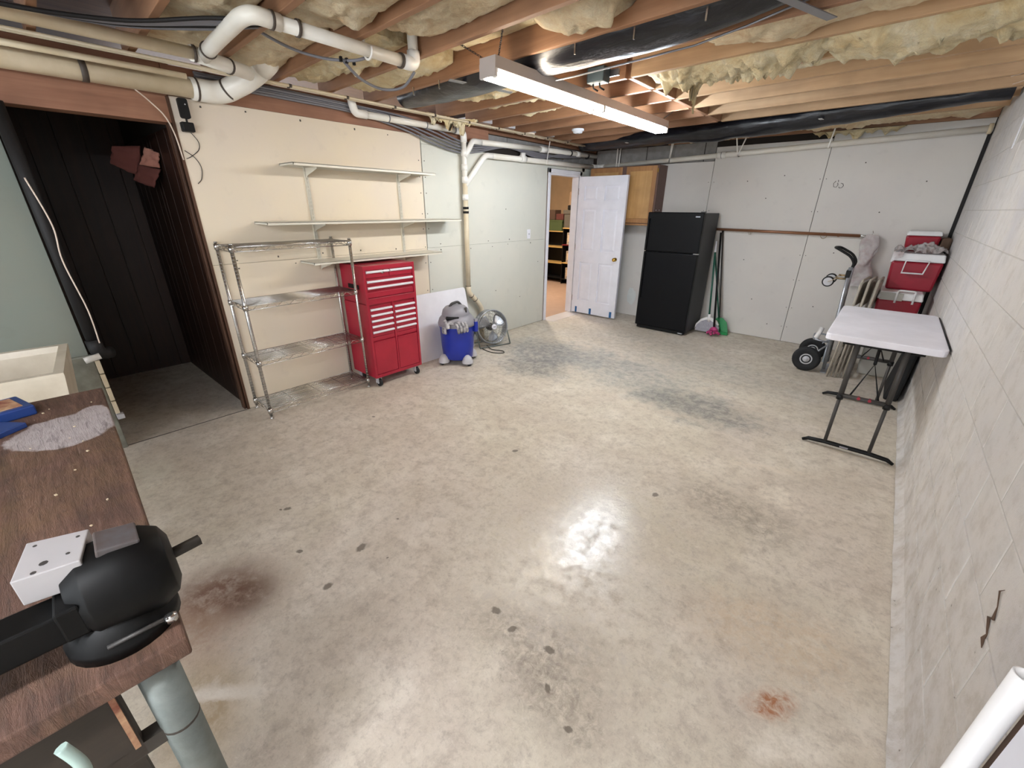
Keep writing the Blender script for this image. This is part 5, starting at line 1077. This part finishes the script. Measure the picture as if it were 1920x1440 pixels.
box(-.862, -.855, -.117, -.108, .64, .80).build('lit_panel_edge', m_tan, wk)  # pale tan colour paints the light on the dark panel's edge
# vise
vs = thing('bench_vise', 'black cast iron bench vise bolted near the bench corner', 'vise', (-.95, -.05, BZ))
vc = BW(.115, -.075, 0)
MB().lathe([(.085, 0), (.085, .022), (.078, .03), (.07, .07)], (vc.x, vc.y, BZ), n=28).build('swivel_base', m_vise, vs)
MB().lathe([(.03, -.085), (.062, -.08), (.085, -.055), (.090, -.01), (.086, .035), (.07, .062), (.045, .072)], (vc.x-.005, vc.y+.03, BZ+.105), (.06, 1, .0), 12).build('fixed_jaw_body', m_vise, vs, bevel=.002)
MB().obox((vc.x, vc.y-.05, BZ+.105), (1, -.06, 0), (.06, 1, 0), (0, 0, 1), .062, .016, .032).build('fixed_jaw', m_vise, vs, bevel=.004)
MB().obox((vc.x+.01, vc.y-.19, BZ+.095), (1, -.06, 0), (.06, 1, 0), (0, 0, 1), .032, .17, .03).build('slide_bar', m_vise, vs, bevel=.004)
MB().obox((vc.x+.0, vc.y-.30, BZ+.10), (1, -.06, 0), (.06, 1, 0), (0, 0, 1), .05, .03, .04).build('moving_jaw', m_vise, vs, bevel=.006)
tub([(vc.x-.012, vc.y+.08, BZ+.10), (vc.x-.018, vc.y+.150, BZ+.10)], .0115, 4).build('square_bar', m_rod, vs)
tub([(vc.x+.075, vc.y-.03, BZ+.035), (vc.x+.085, vc.y+.05, BZ+.038)], .004, 8).build('lock_handle', m_dgrey, vs); MB().lathe([(.011, 0), (.011, .01), (.004, .014)], (vc.x+.075, vc.y+.06, BZ+.02), n=10).build('base_bolt', m_chrome, vs)
MB().obox((vc.x-.008, vc.y+.035, BZ+.187), (1, -.06, 0), (.06, 1, -.18), (0, .18, 1), .034, .030, .008).build('anvil_face', m_vtop, vs, bevel=.003)
wbx = thing('white_block', 'square white plastic block with screw holes resting on the vise', 'block', (-1.0, -.11, BZ+.142))
q = [(-1.052, -.132), (-1.018, -.052), (-.925, -.073), (-.945, -.155)]; zt = BZ+.195
MB().hexa([V(x, y, BZ+.142) for x, y in q], [V(x, y, zt) for x, y in q]).build('block_body', m_blockp, wbx, bevel=.002)
for x, y, r in ((-.945, -.128, .004), (-.962, -.085, .003), (-1.03, -.122, .003), (-1.005, -.068, .003), (-.962, -.115, .006)): MB().cyl((x, y, zt-.002), (x, y, zt+.0008), r, 8).build('screw_hole', m_dgrey, wbx)
# cord under the bench end, debris, blue cases
cable('cord', spl([(-.80, -.175, .81), (-.79, -.165, .76), (-.79, -.172, .70), (-.79, -.18, .60)]), .009, m_cyan, 'pale green cord hanging in front of the bench end, longer strand')
cable('cord', spl([(-.79, -.215, .76), (-.785, -.205, .70), (-.785, -.215, .64)]), .008, m_cyan, 'pale green cord stub hanging left of the longer strand')
bc = thing('blue_case', 'flat blue edged case lying on the bench at the left edge', 'case', (-2.3, -.2, BZ))
MB().obox(BW(1.60, -.32, BZ+.02), (1, .25, 0), (-.25, 1, 0), (0, 0, 1), .09, .10, .02).build('case_body', m_bluefr, bc, bevel=.006); MB().obox(BW(1.60, -.32, BZ+.041), (1, .25, 0), (-.25, 1, 0), (0, 0, 1), .065, .075, .0015).build('case_window', m_tan, bc)
MB().obox(BW(1.42, -.295, BZ+.01), (1, .8, 0), (-.8, 1, 0), (0, 0, 1), .05, .05, .01).build('white_edged_pad', [m_bluefr], bevel=.003, label='small blue pad on the bench in front of the blue edged case', category='pad')
de = MB()
for i in range(16):
    a, b = random.uniform(.1, 1.6), random.uniform(-.22, -.01); c = BW(a, b, BZ+.002); s = random.uniform(.0015, .0045); de.obox(c, (1, random.random(), 0), (-random.random(), 1, 0), (0, 0, 1), s, s*.7, s*.4)
de.build('wood_chips', m_pvcO, kind='stuff', label='scattered pale chips and debris on the workbench top', category='debris')

# ---------------------------------------------------------------- white rail, bottom right
wt = thing('upright_panel', 'white hollow rail and white panel standing at the bottom right corner', 'panel', (.33, .75, 0))
wx, wy, wz = .302, .768, 1.012
tube_ = MB(); n = 24; ro_, ri = .0148, .0115
tube_.lathe([(ro_, 0), (ro_, wz), (ri, wz), (ri, wz-.08)], (wx, wy, 0), n=n, cap=False); tube_.build('rail_tube', m_wplas, wt); MB().lathe([(ri, 0), (.001, .001)], (wx, wy, wz-.07), n=n, cap=False).build('bore_shade', m_black, wt)  # black disc stands in for the shade inside the open tube end
box(wx+.018, wx+.030, wy-.055, wy+.0, .0, wz-.05).build('gap_shade_strip', m_dkbrown, wt); box(wx+.002, wx+.03, .25, wy-.045, 0, wz-.02).build('panel_sheet', m_door, wt, bevel=.006)  # dark brown strip stands in for the shaded gap between rail and panel
